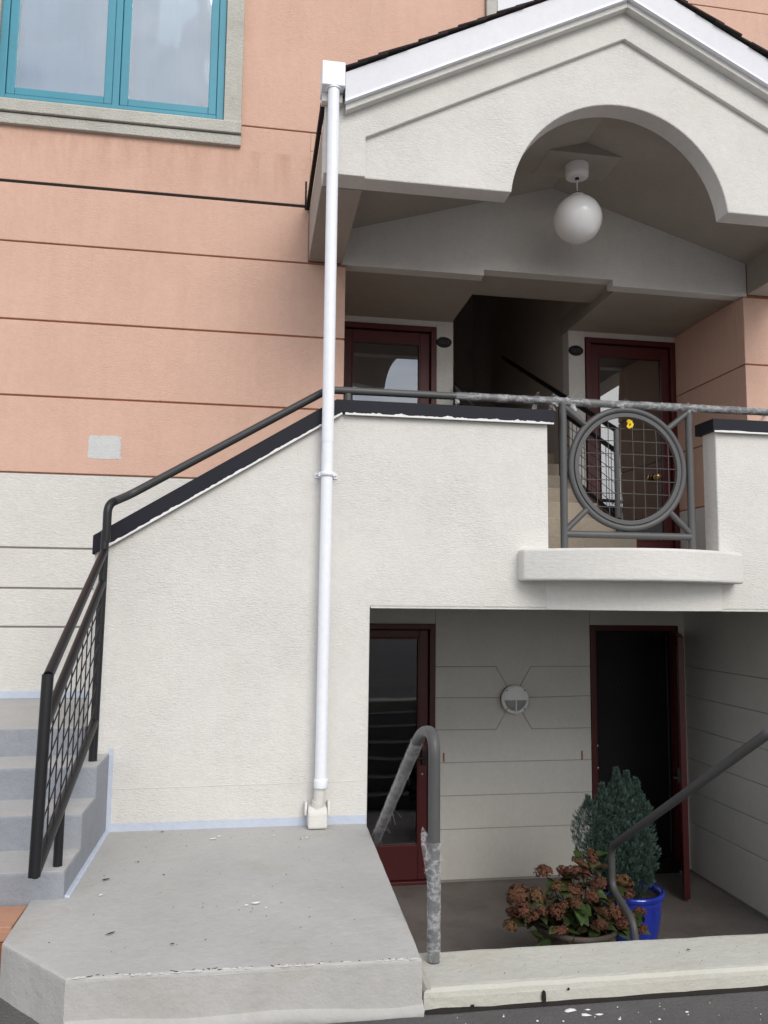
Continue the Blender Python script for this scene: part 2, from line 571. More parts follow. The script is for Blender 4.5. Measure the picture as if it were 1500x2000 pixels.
def bend(pts, r, n=7):
    """round the inner corners of a polyline"""
    P = [Vector(p) for p in pts]
    out = [P[0]]
    for i in range(1, len(P) - 1):
        a, b_, c_ = P[i - 1], P[i], P[i + 1]
        u, v = (a - b_), (c_ - b_)
        d = min(r, u.length * 0.48, v.length * 0.48)
        s, e = b_ + u.normalized() * d, b_ + v.normalized() * d
        for k in range(n + 1):
            t = k / n
            out.append(s * (1 - t) ** 2 + b_ * 2 * t * (1 - t) + e * t * t)
    out.append(P[-1])
    return out


# ================================================================ GROUND
Zg = -0.173
gm = MB()
gm.add([(-60, -60, Zg), (60, -60, Zg), (60, -1.70, Zg), (-0.5, -1.70, Zg), (-0.8, -1.40, Zg), (-0.84, 1.4, Zg), (-60, 1.4, Zg)],
       [(0, 1, 2, 3, 4, 5, 6)])
street = struct(gm.build('street', M_asphalt))

lf = MB().box(0.3, 4.4, -1.6, 2.9, -1.4, -1.18)
struct(lf.build('sunken_floor', M_floor))

# landing slab: a big mass with rounded, slightly worn rims
def worn_prism(pts, z0, z1, cuts, amp, name, mat, bev):
    bm = bmesh.new()
    lo = [bm.verts.new((x, y, z0)) for x, y in pts]
    hi = [bm.verts.new((x, y, z1)) for x, y in pts]
    n = len(pts)
    bm.faces.new(lo[::-1])
    bm.faces.new(hi)
    for i in range(n):
        bm.faces.new((lo[i], lo[(i + 1) % n], hi[(i + 1) % n], hi[i]))
    bmesh.ops.recalc_face_normals(bm, faces=bm.faces)
    ed = [e for e in bm.edges if all(v.co.z > z1 - 1e-4 for v in e.verts)]
    ed += [e for e in bm.edges if abs(e.verts[0].co.z - e.verts[1].co.z) > 0.05]
    bmesh.ops.subdivide_edges(bm, edges=[e for e in bm.edges if all(v.co.z > z1 - 1e-4 for v in e.verts)], cuts=cuts)
    ed = [e for e in bm.edges if all(v.co.z > z1 - 1e-4 for v in e.verts) and len(e.link_faces) == 2]
    bmesh.ops.bevel(bm, geom=ed, offset=bev, segments=3, profile=0.6, affect='EDGES')
    for v in bm.verts:
        if v.co.z > z0 + 0.02:
            p = v.co * 9
            if v.co.z < z1 - 0.002:
                v.co.z += amp * noise.noise(p)
            v.co.x += amp * 0.7 * noise.noise(p + Vector((7, 3, 1)))
            v.co.y += amp * 0.7 * noise.noise(p + Vector((1, 9, 4)))
    me = bpy.data.meshes.new(name)
    bm.to_mesh(me)
    bm.free()
    me.materials.append(mat)
    o = bpy.data.objects.new(name, me)
    COL.objects.link(o)
    return o


slab = worn_prism([(-0.74, 0.02), (-0.74, -0.98), (-0.885, -0.985), (-0.875, -1.438), (-0.579, -1.775), (0.646, -1.785), (0.694, 0.02)],
                  -1.3, 0.018, 24, 0.003, 'concrete_landing', M_slab, 0.014)
struct(slab)
# raised mortar line along the foot of the landing's front
lip = MB()
N = 40
vs, fs = [], []
for i in range(N + 1):
    t = i / N
    x = -0.575 + t * 1.225
    z = -0.118 + 0.012 * noise.noise(Vector((x * 3, 0, 0))) - 0.012 * t
    d = 0.016 + 0.006 * noise.noise(Vector((x * 8, 4, 0)))
    y = -1.779 - 0.010 * t * 0.4
    vs += [(x, y + 0.01, z + 0.004), (x, y - d, z - 0.022), (x, y - d * 0.9, -0.19), (x, y + 0.01, -0.19)]
for i in range(N):
    a, b_ = i * 4, i * 4 + 4
    for k in range(3):
        fs.append((a + k, a + k + 1, b_ + k + 1, b_ + k))
lip.add(vs, fs, True)
lipo = lip.build('concrete_plinth', M_slab, None, fixn=True)
struct(lipo)

kerb = worn_prism([(0.655, -1.45), (0.655, -1.768), (5.2, -1.768), (5.2, -1.47)], -1.35, -0.095, 60, 0.003,
                  'kerb', M_kerb, 0.030)
struct(kerb)
gap = MB()
N = 70
vs, fs = [], []
for i in range(N + 1):
    x = 0.66 + i / N * 4.4
    w = 0.011 + 0.009 * noise.noise(Vector((x * 6, 2, 0))) + 0.004 * noise.noise(Vector((x * 31, 2, 0)))
    vs += [(x, -1.764, Zg + w * 0.6 + 0.003), (x, -1.7735 - 0.004 * noise.noise(Vector((x * 9, 0, 5))), Zg + w * 0.6), (x, -1.784 - w * 0.6, Zg + 0.003)]
for i in range(N):
    a = i * 3
    fs += [(a, a + 1, a + 4, a + 3), (a + 1, a + 2, a + 5, a + 4)]
gap.add(vs, fs, True)
struct(gap.build('kerb_joint', M_mortar, None, fixn=True))

# descending steps behind the kerb (their light nosings are mirrored in the lower glass door)
ds = thing('sunken_steps', 'concrete steps descending behind the cream kerb to the sunken entry', 'steps', (1.5, -0.6, -1.18))
for k in range(6):
    z = -0.095 - 0.155 * (k + 1)
    y = -1.46 + 0.245 * k
    box('step', M_slab, ds, 0.70, 2.34, y, y + 0.245, -1.19, z, 0.01)
    box('nosing', M_step, ds, 0.70, 2.34, y + 0.2, y + 0.249, z + 0.002, z + 0.006)

# ================================================================ ENTRY STEPS (left)
st = thing('entry_steps', 'blue grey painted concrete steps rising beside the cream stair wall', 'steps', (-1.4, -0.4, Zg))
XR = -0.747


def step(x0, x1, y0, y1, z0, z1):
    o = worn_prism([(x0, y1), (x0, y0), (x1, y0), (x1, y1)], z0, z1, 8, 0.004, 'step', M_step, 0.012)
    o.parent = st
    o.data.materials.append(M_tread)
    for pf in o.data.polygons:
        if pf.normal.z > 0.9:
            pf.material_index = 1
    for v in o.data.vertices:
        v.co -= Vector(st['org'])
    return o


step(-3.4, XR - 0.002, -1.012, -0.60, -0.25, 0.130)
step(-3.4, XR - 0.001, -0.683, -0.30, -0.25, 0.283)
step(-3.4, XR, -0.360, -0.002, -0.25, 0.436)
step(-3.4, -0.882, -0.030, 1.34, -0.25, 0.580)
box('paint_fillet', M_skirt, st, -0.752, -0.726, -1.0, -0.007, 0.010, 0.028, 0.006)
box('skirting', M_skirt, st, -3.4, 0.66, 1.332, 1.349, 0.58, 0.632, 0.003)
for k in range(6):
    box('upper_step', M_step, st, -0.875 + 0.26 * k, 0.655, 0.20, 1.33, 0.40 + 0.155 * k, 0.735 + 0.155 * k, 0.008)

# ================================================================ STAIR / BALCONY WALL
sw = thing('balcony_wall', 'cream textured wall with a sloping stair parapet and a balcony above the sunken entry', 'wall', (0, 0, 0))
KX = 0.50  # where the parapet turns level
poly = [(-0.875, -0.25), (0.697, -0.25), (0.700, 1.256), (5.4, 1.256), (5.4, 2.42), (2.955, 2.42), (2.955, 1.60),
        (1.813, 1.60), (1.813, 2.42), (KX, 2.42), (-0.875, 1.545)]
wall_o = MB().prism_y(poly, 0.0, 0.16).build('wall', M_cream, sw, 0.010)
# fillet skirting strip painted pale blue at the foot
sk = MB()
N = 60
vs, fs = [], []
for i in range(N + 1):
    x = -0.744 + i / N * 1.435
    zt = 0.060 + 0.0035 * noise.noise(Vector((x * 14, 1, 3))) + 0.005 * (i / N)
    vs += [(x, -0.001, zt), (x, -0.006, zt - 0.001), (x, -0.006, 0.01)]
for i in range(N):
    a = i * 3
    fs += [(a, a + 1, a + 4, a + 3), (a + 1, a + 2, a + 5, a + 4)]
sk.add(vs, fs)
sk.build('skirting', M_skirt, sw, fixn=True)
vs, fs = [], []
for i in range(31):
    z = 0.01 + i / 30 * 0.45
    xr = -0.722 + 0.004 * noise.noise(Vector((z * 25, 8, 1)))
    vs += [(-0.7505, -0.0045, z), (xr, -0.0045, z), (xr, 0.002, z)]
for i in range(30):
    a = i * 3
    fs += [(a, a + 1, a + 4, a + 3), (a + 1, a + 2, a + 5, a + 4)]
MB().add(vs, fs).build('paint_border', M_skirt, sw, fixn=True)

# metal cappings
zc = 2.42
cap_pts = [(-0.884, 1.532), (KX + 0.02, 2.412), (1.846, 2.412), (1.846, 2.492), (KX - 0.022, 2.492), (-0.884, 1.640)]
MB().prism_y(cap_pts, -0.030, 0.195).build('cap', M_cap, sw, 0.004)
MB().box(2.925, 5.4, -0.030, 0.195, 2.412, 2.490).build('cap', M_cap, sw, 0.004)


# white filler smeared along the lower rim of the capping
def bleed(p0, p1, ny, n, hmax, seed):
    vs, fs = [], []
    a, b_ = Vector(p0), Vector(p1)
    d = (b_ - a).normalized()
    up = Vector((-d.z, 0, d.x))
    if up.z < 0:
        up = -up
    for i in range(n + 1):
        p = a.lerp(b_, i / n)
        q = noise.noise(Vector((i * 0.11, seed, 0))) * 0.6 + noise.noise(Vector((i * 0.37, seed, 5))) * 0.4
        q2 = noise.noise(Vector((i * 0.9, seed, 9)))
        h = max(0.0, hmax * (0.16 + 1.5 * q + 0.35 * q2))
        vs += [p + Vector((0, 0.006, 0)) - up * 0.010, p + Vector((0, ny, 0)) - up * 0.010,
               p + Vector((0, ny, 0)) + up * h, p + Vector((0, 0.006, 0)) + up * (h + 0.001)]
    for i in range(n):
        o = i * 4
        for k in range(3):
            fs.append((o + k, o + k + 1, o + k + 5, o + k + 4))
    return MB().add(vs, fs).build('white_filler', M_bleed, sw, fixn=True)


bleed((-0.80, -0.031, 1.588), (KX + 0.01, -0.031, 2.411), -0.003, 160, 0.009, 3.0)
bleed((KX + 0.03, -0.031, 2.410), (1.842, -0.031, 2.410), -0.003, 160, 0.013, 8.0)
bleed((2.93, -0.031, 2.410), (5.3, -0.031, 2.410), -0.004, 90, 0.006, 5.0)

# bowed ledge under the balcony opening
def bow(xc, half, flat, prot, z0, z1, y1, name, mat, bev):
    pts = []
    for i in range(33):
        t = -1 + 2 * i / 32
        x = xc + t * half
        y = -prot * (1 - abs(t) ** flat)
        pts.append((x, y))
    pts = [(xc - half, y1)] + pts + [(xc + half, y1)]
    pts2 = []
    for p in pts:
        if not pts2 or (Vector(p) - Vector(pts2[-1])).length > 1e-4:
            pts2.append(p)
    return MB().prism_z(pts2, z0, z1).build(name, mat, sw, bev, 3)


def bow2(xl, xr, side, prot, y1, z0, z1, name, mat, bev):
    """ledge whose front is a shallow arc standing off the wall by `side` at both ends"""
    pts = [(xl, y1)]
    for i in range(29):
        t = i / 28
        x = xl + (xr - xl) * t
        pts.append((x, -side - (prot - side) * (1 - (2 * t - 1) ** 2)))
    pts.append((xr, y1))
    return MB().prism_z(pts, z0, z1).build(name, mat, sw, bev, 3)


bow2(1.613, 3.060, 0.095, 0.42, 0.10, 1.420, 1.612, 'balcony_ledge', M_ledge, 0.016)
bow2(1.790, 2.965, 0.004, 0.20, 0.02, 1.248, 1.424, 'balcony_apron', M_ledge, 0.004)
# reveal and lintel drip
box('lintel_drip', M_cream_s, sw, 0.705, 5.4, 0.002, 0.158, 1.247, 1.2575, 0.002)

# thin crack / pour line near the foot
vs, fs = [], []
for i in range(61):
    x = -0.72 + i / 60 * 1.40
    z = 0.243 + 0.010 * (x + 0.7) + 0.004 * noise.noise(Vector((x * 5, 1, 1)))
    w = 0.0022 + 0.0015 * noise.noise(Vector((x * 13, 3, 1)))
    vs += [(x, 0.001, z + w), (x, -0.003, z), (x, 0.001, z - w)]
for i in range(60):
    a = i * 3
    fs += [(a, a + 1, a + 4, a + 3), (a + 1, a + 2, a + 5, a + 4)]
MB().add(vs, fs).build('render_ridge', M_cream, sw, fixn=True)

# ================================================================ APARTMENT BUILDING
ab = thing('apartment_building', 'salmon pink and cream rendered apartment building with a gabled entrance porch', 'building', (0, 1.35, 0))
YP = 1.35
XL, XRt = 0.668, 4.085
GR = [0.60, 1.077, 1.350, 1.638, 2.180, 2.747, 3.316, 3.910, 4.371, 4.994]


def band(x0, x1, z0, z1, gap=0.007):
    cream = z1 < 2.3
    nm = 'wall_band'
    o = MB().box(x0, x1, YP, YP + 0.10, z0 + gap, z1 - gap).build(nm, M_cream_s if cream else M_pink, ab, 0.0045)
    return o


for i in range(len(GR) - 1):
    z0, z1 = GR[i], GR[i + 1]
    g = 0.0055
    if z1 <= 4.0:
        band(-4.0, XL, z0, z1)
        if z0 > 2.0:
            band(XRt, 7.0, z0, z1)
        elif z0 > 1.3:
            band(XRt, 7.0, z0, z1)
    elif z0 < 4.0:      # 3.91 .. 4.371, black open joint above
        MB().box(-4.0, 0.372, YP, YP + 0.10, z0 + g, 4.362).build('wall_band', M_pink, ab, 0.0045)
        MB().box(4.42, 7.0, YP, YP + 0.10, z0 + g, 4.362).build('wall_band', M_pink, ab, 0.0045)
        MB().box(0.374, XL, YP, YP + 0.10, z0 + g, 3.915).build('wall_band', M_pink, ab, 0.0)
    else:               # 4.371 .. 4.994
        MB().box(-4.0, 0.3725, YP, YP + 0.10, 4.384, 4.994 - g).build('wall_band', M_pink, ab, 0.0045)
        MB().box(0.373, 4.449, YP, YP + 0.10, 4.835, 4.994 - g).build('wall_band', M_pink, ab, 0.0045)
        MB().box(4.45, 7.0, YP, YP + 0.10, 4.384, 4.994 - g).build('wall_band', M_pink, ab, 0.0045)
WX0, WX1, WZ0 = -1.985, -0.315, 5.015
MB().box(WX1 - 0.0, 1.81, YP, YP + 0.10, 4.994 + 0.0055, 6.55).build('wall_band', M_pink, ab, 0.0045)
MB().box(-4.0, WX0, YP, YP + 0.10, 4.994 + 0.0055, 6.55).build('wall_band', M_pink, ab, 0.0045)
MB().box(3.0, 7.0, YP, YP + 0.10, 4.994 + 0.0055, 6.55).build('wall_band', M_pink, ab, 0.0045)
MB().box(1.81, 3.0, YP, YP + 0.10, 4.994 + 0.0055, 6.0).build('wall_band', M_pink, ab, 0.0045)
# backing behind the joints
MB().prism_y([(-4, 2.18), (XL - 0.01, 2.18), (XL - 0.01, 4.9), (WX0 - 0.05, 4.9), (WX0 - 0.05, 7.5), (-4, 7.5)], YP + 0.014, YP + 0.2).build('wall_core', M_pinkdk, ab)
MB().box(-4, XL - 0.01, YP + 0.014, YP + 0.2, 0.2, 2.179).build('wall_core', M_groove, ab)
MB().prism_y([(WX1 + 0.05, 4.6), (7, 4.6), (7, 7.5), (WX1 + 0.05, 7.5)], YP + 0.014, YP + 0.2).build('wall_core', M_pinkdk, ab)
MB().prism_y([(XRt + 0.01, 1.32), (7, 1.32), (7, 4.6), (XRt + 0.01, 4.6)], YP + 0.014, YP + 0.2).build('wall_core', M_pinkdk, ab)
MB().box(WX1 - 0.4, 7, YP, YP + 0.2, 6.56, 7.6).build('wall_band', M_pink, ab)
MB().box(0.373, 0.631, YP + 0.002, YP + 0.1, 4.336, 4.834).build('wall_band', M_pink, ab)
MB().box(4.124, 4.449, YP + 0.002, YP + 0.1, 4.336, 4.834).build('wall_band', M_pink, ab)
# black slot at the end of the open joint
MB().box(0.336, 0.350, YP - 0.003, YP + 0.02, 4.345, 4.58).build('joint_slot', M_mortar, ab)
MB().box(-4.0, 0.36, YP + 0.004, YP + 0.03, 4.355, 4.390).build('open_joint', M_mortar, ab)
# paint test patch
vs = []
for i in range(110):
    a = 2 * math.pi * i / 110
    cx, cz = math.cos(a), math.sin(a)
    k = 1 / max(abs(cx), abs(cz)) ** 0.86
    j = 1 + 0.07 * noise.noise(Vector((cx * 3, cz * 3, 2))) + (0.075 if cx > 0.5 else 0.035) * random.uniform(-1, 1)
    vs.append((-1.087 + 0.117 * cx * k * j, YP - 0.0018, 2.387 + 0.088 * cz * k * j))
MB().add(vs, [tuple(range(110))]).build('paint_patch', painted('patch_grey', (0.575, 0.59, 0.585), 0.85, 0.08, 0.2, 0.004, 40, (1, 1, 2.4), 0.001), ab, fixn=True)

# ---- window
win = MB().box(WX0, WX1, YP + 0.10, YP + 0.14, 4.99, 5.02).build('window', M_teal, ab)


def surround(parts):
    for b_ in parts:
        MB().box(*b_).build('surround', M_trim, win, 0.006)


surround([(WX1 + 0.004, -0.176, YP - 0.045, YP + 0.02, 4.992, 7.2), (-2.12, WX0 - 0.004, YP - 0.045, YP + 0.02, 4.992, 7.2)])
MB().prism_x([(YP + 0.05, 5.016), (YP - 0.052, 4.994), (YP - 0.060, 4.985), (YP - 0.060, 4.895), (YP + 0.05, 4.895)], -2.14, -0.172).build('sill', M_trim, win, 0.006)
MB().box(-2.14, -0.174, YP - 0.038, YP + 0.02, 4.806, 4.888).build('sill', M_trim, win, 0.006)
# outer frame
FY0, FY1 = YP - 0.012, YP + 0.075
for b_ in ((WX0, WX0 + 0.055, 5.018, 7.0), (WX1 - 0.055, WX1, 5.018, 7.0), (-1.155, -1.105, 5.018, 7.0)):
    MB().box(b_[0], b_[1], FY0, FY1, b_[2], b_[3]).build('frame', M_teal, win, 0.004)
MB().box(WX0 + 0.056, WX1 - 0.056, FY0 - 0.001, FY1, 5.018, 5.05).build('frame', M_teal, win, 0.004)
for sx0, sx1 in ((WX0 + 0.058, -1.158), (-1.102, WX1 - 0.058)):
    y0, y1 = YP - 0.004, YP + 0.06
    w = 0.062
    MB().box(sx0, sx0 + w, y0, y1, 5.054, 6.9).build('sash', M_teal, win, 0.007)
    MB().box(sx1 - w, sx1, y0, y1, 5.054, 6.9).build('sash', M_teal, win, 0.007)
    MB().box(sx0 + w, sx1 - w, y0 + 0.001, y1, 5.054, 5.054 + w).build('sash', M_teal, win, 0.007)
    MB().box(sx0 + w - 0.004, sx1 - w + 0.004, YP + 0.026, YP + 0.032, 5.054 + w - 0.004, 6.85).build('pane', M_glass, win)
# room behind the glass with a pale blind
vs, fs = [], []
for i in range(81):
    x = WX0 + (WX1 - WX0) * i / 80
    y = YP + 0.24 + 0.018 * math.sin(i * 0.9) + 0.01 * noise.noise(Vector((i * 0.3, 0, 0)))
    vs += [(x, y, 4.95), (x, y, 7.1)]
for i in range(80):
    fs.append((i * 2, i * 2 + 2, i * 2 + 3, i * 2 + 1))
MB().add(vs, fs, True).build('blind', M_blind, win)
# upper window surround glimpsed above the porch roof
w2 = MB().box(1.815, 1.905, YP - 0.045, YP + 0.05, 6.0, 7.4).build('window', M_trim, ab, 0.006)
MB().box(1.91, 2.9, YP - 0.03, YP + 0.05, 6.02, 7.4).build('surround', M_fascia, w2, 0.005)

# ---- porch gable
AX = 2.386                       # axis of the gable
SL = 0.502                       # slope of the rakes
def rake(x, z_apex):
    return z_apex - SL * abs(x - AX)


GX0, GX1 = 0.374, 4.40
# arch outline
ACX, ACZ, AR = 2.359, 3.848, 0.768
arch = []
a0 = math.asin((3.932 - ACZ) / AR)
for i in range(41):
    a = math.pi - a0 - (math.pi - 2 * a0) * i / 40
    arch.append((ACX + AR * math.cos(a), ACZ + AR * math.sin(a)))
ZB = 3.932
panel = [(GX0 + 0.001, ZB)] + arch + [(GX1 - 0.001, ZB), (GX1 - 0.001, rake(GX1, 5.40)), (AX, 5.40), (GX0 + 0.001, rake(GX0, 5.40))]
MB().prism_y(panel, 0.030, 0.180).build('gable_wall', M_cream, ab, 0.008)
IA = 5.080
fr = [(GX0, ZB - 0.004), (0.634, ZB - 0.004), (0.634, rake(0.634, IA) - 0.01), (AX, IA), (2 * AX - 0.634, rake(0.634, IA) - 0.01), (2 * AX - 0.634, ZB - 0.004),
      (GX1, ZB - 0.004), (GX1, rake(GX1, 5.39)), (AX, 5.39), (GX0, rake(GX0, 5.39))]
MB().prism_y(fr, 0.0, 0.032).build('gable_border', M_cream, ab, 0.005)
# rake mouldings and fascias
def strip(y0, y1, lo, hi, name, mat, x_in=0.495, bev=0.003):
    for s in (-1, 1):
        xe = AX + s * (AX - x_in)
        xi = AX + s * 0.0007
        MB().prism_y([(xe, rake(xe, lo)), (xi, rake(xi, lo)), (xi, rake(xi, hi)), (xe, rake(xe, hi))], y0, y1).build(name, mat, ab, bev)


T0 = 4.317 + SL * (AX - 0.498)     # apex heights of the lines
F0 = 4.364 + SL * (AX - 0.486)
F1 = 4.556 + SL * (AX - 0.498)
strip(-0.058, 0.0, T0, F0 + 0.006, 'rake_moulding', M_cream_s, 0.50)
strip(-0.084, -0.059, F0, F1, 'fascia', M_fascia, 0.492)
strip(-0.090, -0.056, F0 - 0.012, F0 + 0.004, 'fascia_lip', M_pvc, 0.492, 0.002)
strip(-0.052, 1.34, F1 - 0.09, F1 - 0.004, 'roof_deck', M_mortar, 0.47)
# side cheeks of the porch box, soffits
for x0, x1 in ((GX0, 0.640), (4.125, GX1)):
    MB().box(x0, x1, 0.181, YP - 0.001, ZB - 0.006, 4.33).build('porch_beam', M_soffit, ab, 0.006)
MB().box(0.348, 0.3735, 0.02, YP, 4.345, 4.40).build('eave_shadow', M_mortar, ab)  # black strip standing in for the shadow gap under the eave
MB().box(4.4005, 4.43, 0.02, YP, 4.345, 4.40).build('eave_shadow', M_mortar, ab)
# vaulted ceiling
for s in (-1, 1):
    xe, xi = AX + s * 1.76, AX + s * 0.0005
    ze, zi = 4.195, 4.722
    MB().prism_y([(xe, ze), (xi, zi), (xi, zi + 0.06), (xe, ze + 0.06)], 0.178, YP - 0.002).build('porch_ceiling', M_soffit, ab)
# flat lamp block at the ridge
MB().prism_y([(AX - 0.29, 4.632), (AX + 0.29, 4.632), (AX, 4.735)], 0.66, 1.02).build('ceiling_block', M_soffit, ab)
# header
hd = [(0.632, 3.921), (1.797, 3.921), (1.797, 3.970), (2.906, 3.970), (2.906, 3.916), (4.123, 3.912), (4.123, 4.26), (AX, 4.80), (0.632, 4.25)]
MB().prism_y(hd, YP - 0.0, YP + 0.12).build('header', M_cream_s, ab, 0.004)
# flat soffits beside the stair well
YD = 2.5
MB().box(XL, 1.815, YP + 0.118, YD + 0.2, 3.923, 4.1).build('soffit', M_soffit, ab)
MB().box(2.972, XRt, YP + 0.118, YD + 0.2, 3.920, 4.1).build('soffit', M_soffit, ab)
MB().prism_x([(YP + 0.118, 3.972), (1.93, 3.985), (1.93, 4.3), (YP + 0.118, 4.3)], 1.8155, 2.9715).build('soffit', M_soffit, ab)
# roof shingles, one mesh shared
shm = MB().box(-0.102, 0.102, -0.145, 0.145, 0, 0.011)
sh0 = None
for s in (-1, 1):
    for ci in range(15):
        d = 0.06 + ci * 0.128
        for k in range(5):
            x = AX + s * d * 1.0
            z = F1 + 0.012 - SL * d
            if sh0 is None:
                sh0 = shm.build('shingle', M_shingle, ab)
                o = sh0
                for v in o.data.vertices:
                    v.co += Vector(ab['org'])
            else:
                o = sh0.copy()
                COL.objects.link(o)
            o.location = Vector((x, 0.04 + 0.29 * k + random.uniform(-0.004, 0.004), z + random.uniform(-0.002, 0.003))) - Vector(ab['org'])
            o.rotation_euler = (0, s * (math.atan(SL) - 0.06) , 0)
            if k == 0:
                o.location.y += random.uniform(-0.006, 0.003)

# ---- door wall (Y = 2.5), upper level
def slabwall(pts, name='wall', mat=M_cream_s, y0=YD, y1=YD + 0.15):
    return MB().prism_y(pts, y0, y1).build(name, mat, ab, 0.003)


slabwall([(1.668, 1.60), (1.829, 1.60), (1.829, 3.93), (1.668, 3.93)], 'pier')
slabwall([(2.978, 1.60), (3.144, 1.60), (3.144, 3.93), (2.978, 3.93)], 'pier')
slabwall([(XL, 3.865), (1.667, 3.865), (1.667, 3.93), (XL, 3.93)], 'lintel')
slabwall([(3.145, 3.865), (XRt, 3.865), (XRt, 3.93), (3.145, 3.93)], 'lintel')
# pink returns of the recess with grooves carried round
for i in range(4, 7):
    z0, z1 = GR[i], GR[i + 1]
    if z1 > 3.8:
        z1 = 3.92
    MB().box(XRt, XRt + 0.12, YP + 0.101, YD + 0.15, z0 + 0.0055, z1 - 0.0055).build('wall_band', M_pink, ab, 0.0045)
    MB().box(XL - 0.12, XL, YP + 0.101, YD + 0.15, z0 + 0.0055, z1 - 0.0055).build('wall_band', M_pink, ab, 0.0045)
for x0, x1 in ((XRt + 0.014, XRt + 0.25), (XL - 0.25, XL - 0.014)):
    MB().box(x0, x1, YP + 0.21, YD + 0.15, 1.3, 3.93).build('wall_core', M_pinkdk, ab)
MB().box(XRt, XRt + 0.12, 0.17, YD + 0.15, 1.60, 2.175).build('wall_band', M_cream_s, ab, 0.004)
MB().box(XL - 0.12, XL, YP + 0.101, YD + 0.15, 1.60, 2.175).build('wall_band', M_cream_s, ab, 0.004)
# upper floor slab
MB().box(XL, XRt + 0.3, 0.161, YD + 2.8, 1.262, 1.618).build('floor_slab', M_stair, ab)
# stair well
MB().box(1.70, 1.828, YD + 0.151, 6.0, 1.6, 7.0).build('stairwell_wall', M_well, ab)
MB().box(2.979, 3.10, YD + 0.151, 6.0, 1.6, 7.0).build('stairwell_wall', M_well, ab)
MB().box(1.6, 3.2, 6.0, 6.1, 1.6, 7.0).build('stairwell_wall', M_well, ab)
MB().box(1.5, 3.3, 1.931, 6.1, 7.0, 7.1).build('stairwell_ceiling', M_well, ab)
MB().box(1.815, 2.972, 1.90, 1.93, 4.30, 7.0).build('stairwell_wall', M_well, ab)
MB().box(2.972, 3.06, 1.931, YD + 0.15, 4.101, 7.0).build('stairwell_wall', M_well, ab)
MB().box(1.73, 1.815, 1.931, YD + 0.15, 4.101, 7.0).build('stairwell_wall', M_well, ab)
for k in range(13):
    y0 = 0.90 + 0.33 * k
    x0, x1 = (1.80, 2.845) if y0 < 2.2 else (1.830, 2.977)
    MB().box(x0, x1, y0, y0 + 0.36, 1.619 + max(0, 0.165 * (k - 1)), 1.62 + 0.165 * (k + 1)).build('stair_step', M_stair, ab, 0.008)


# ---- doors
def glazed_door(x0, x1, z0, z1, gx0, gx1, gz0, gz1, y, gmat, knob=None, label=None):
    d = MB().box(x0, x0 + 0.05, y - 0.02, y + 0.13, z0, z1).box(x1 - 0.05, x1, y - 0.02, y + 0.13, z0, z1).box(x0 + 0.05, x1 - 0.05, y - 0.018, y + 0.13, z1 - 0.05, z1)
    door = d.build('door', M_red, ab, 0.004)
    if label:
        door['label'] = label
    lx0, lx1 = x0 + 0.056, x1 - 0.056
    lz0, lz1 = z0 + 0.015, z1 - 0.056
    ly0, ly1 = y + 0.020, y + 0.062
    MB().box(lx0, gx0, ly0, ly1, lz0, lz1).build('stile', M_red, door, 0.005)
    MB().box(gx1, lx1, ly0, ly1, lz0, lz1).build('stile', M_red, door, 0.005)
    MB().box(gx0, gx1, ly0 + 0.001, ly1, gz1, lz1).build('rail', M_red, door, 0.005)
    MB().box(gx0, gx1, ly0 + 0.001, ly1, lz0, gz0).build('rail', M_red, door, 0.005)
    bw = 0.012
    MB().box(gx0, gx0 + bw, ly0 - 0.006, ly0 + 0.02, gz0, gz1).box(gx1 - bw, gx1, ly0 - 0.006, ly0 + 0.02, gz0, gz1).box(gx0 + bw, gx1 - bw, ly0 - 0.005, ly0 + 0.02, gz0, gz0 + bw).box(gx0 + bw, gx1 - bw, ly0 - 0.005, ly0 + 0.02, gz1 - bw, gz1).build('glazing_bead', M_red, door, 0.002)
    MB().box(gx0 + 0.002, gx1 - 0.002, ly0 + 0.022, ly0 + 0.026, gz0 + 0.002, gz1 - 0.002).build('pane', gmat, door)
    MB().box(x0, x1, y - 0.025, y + 0.13, z0 - 0.02, z0 + 0.012).build('sill', M_red, door, 0.004)
    # dark inner door some way behind the glass
    MB().box(x0 + 0.03, x1 - 0.03, y + 0.30, y + 0.34, z0, z1).build('inner_door', M_door, door)
    MB().box(x0 - 0.02, x0, y + 0.131, y + 0.34, z0, z1).box(x1, x1 + 0.02, y + 0.131, y + 0.34, z0, z1).box(x0, x1, y + 0.131, y + 0.34, z1, z1 + 0.02).build('lining', M_door, door)
    return door


dl = glazed_door(0.712, 1.662, 1.62, 3.862, 0.868, 1.512, 1.83, 3.700, YD, M_doorglass, label='red framed glass door at the left end of the upper landing')
dr = glazed_door(3.150, 4.082, 1.62, 3.862, 3.292, 3.955, 1.885, 3.700, YD, M_doorglass, label='red framed glass door on the upper landing beside the pink wall')
# brass knob and plank bead of the right inner door
MB().lathe([(0.0, 0.075), (0.022, 0.074), (0.034, 0.055), (0.030, 0.035), (0.012, 0.025), (0.012, 0.01), (0.03, 0.006), (0.03, 0.0)], (3.862, YD + 0.02 - 0.0, 2.516), 20, 'y').build('knob', M_brass, dr)
for x in (3.55, 3.72):
    MB().box(x, x + 0.012, YD + 0.288, YD + 0.302, 1.70, 3.75).build('door_bead', M_door, dr, 0.003)
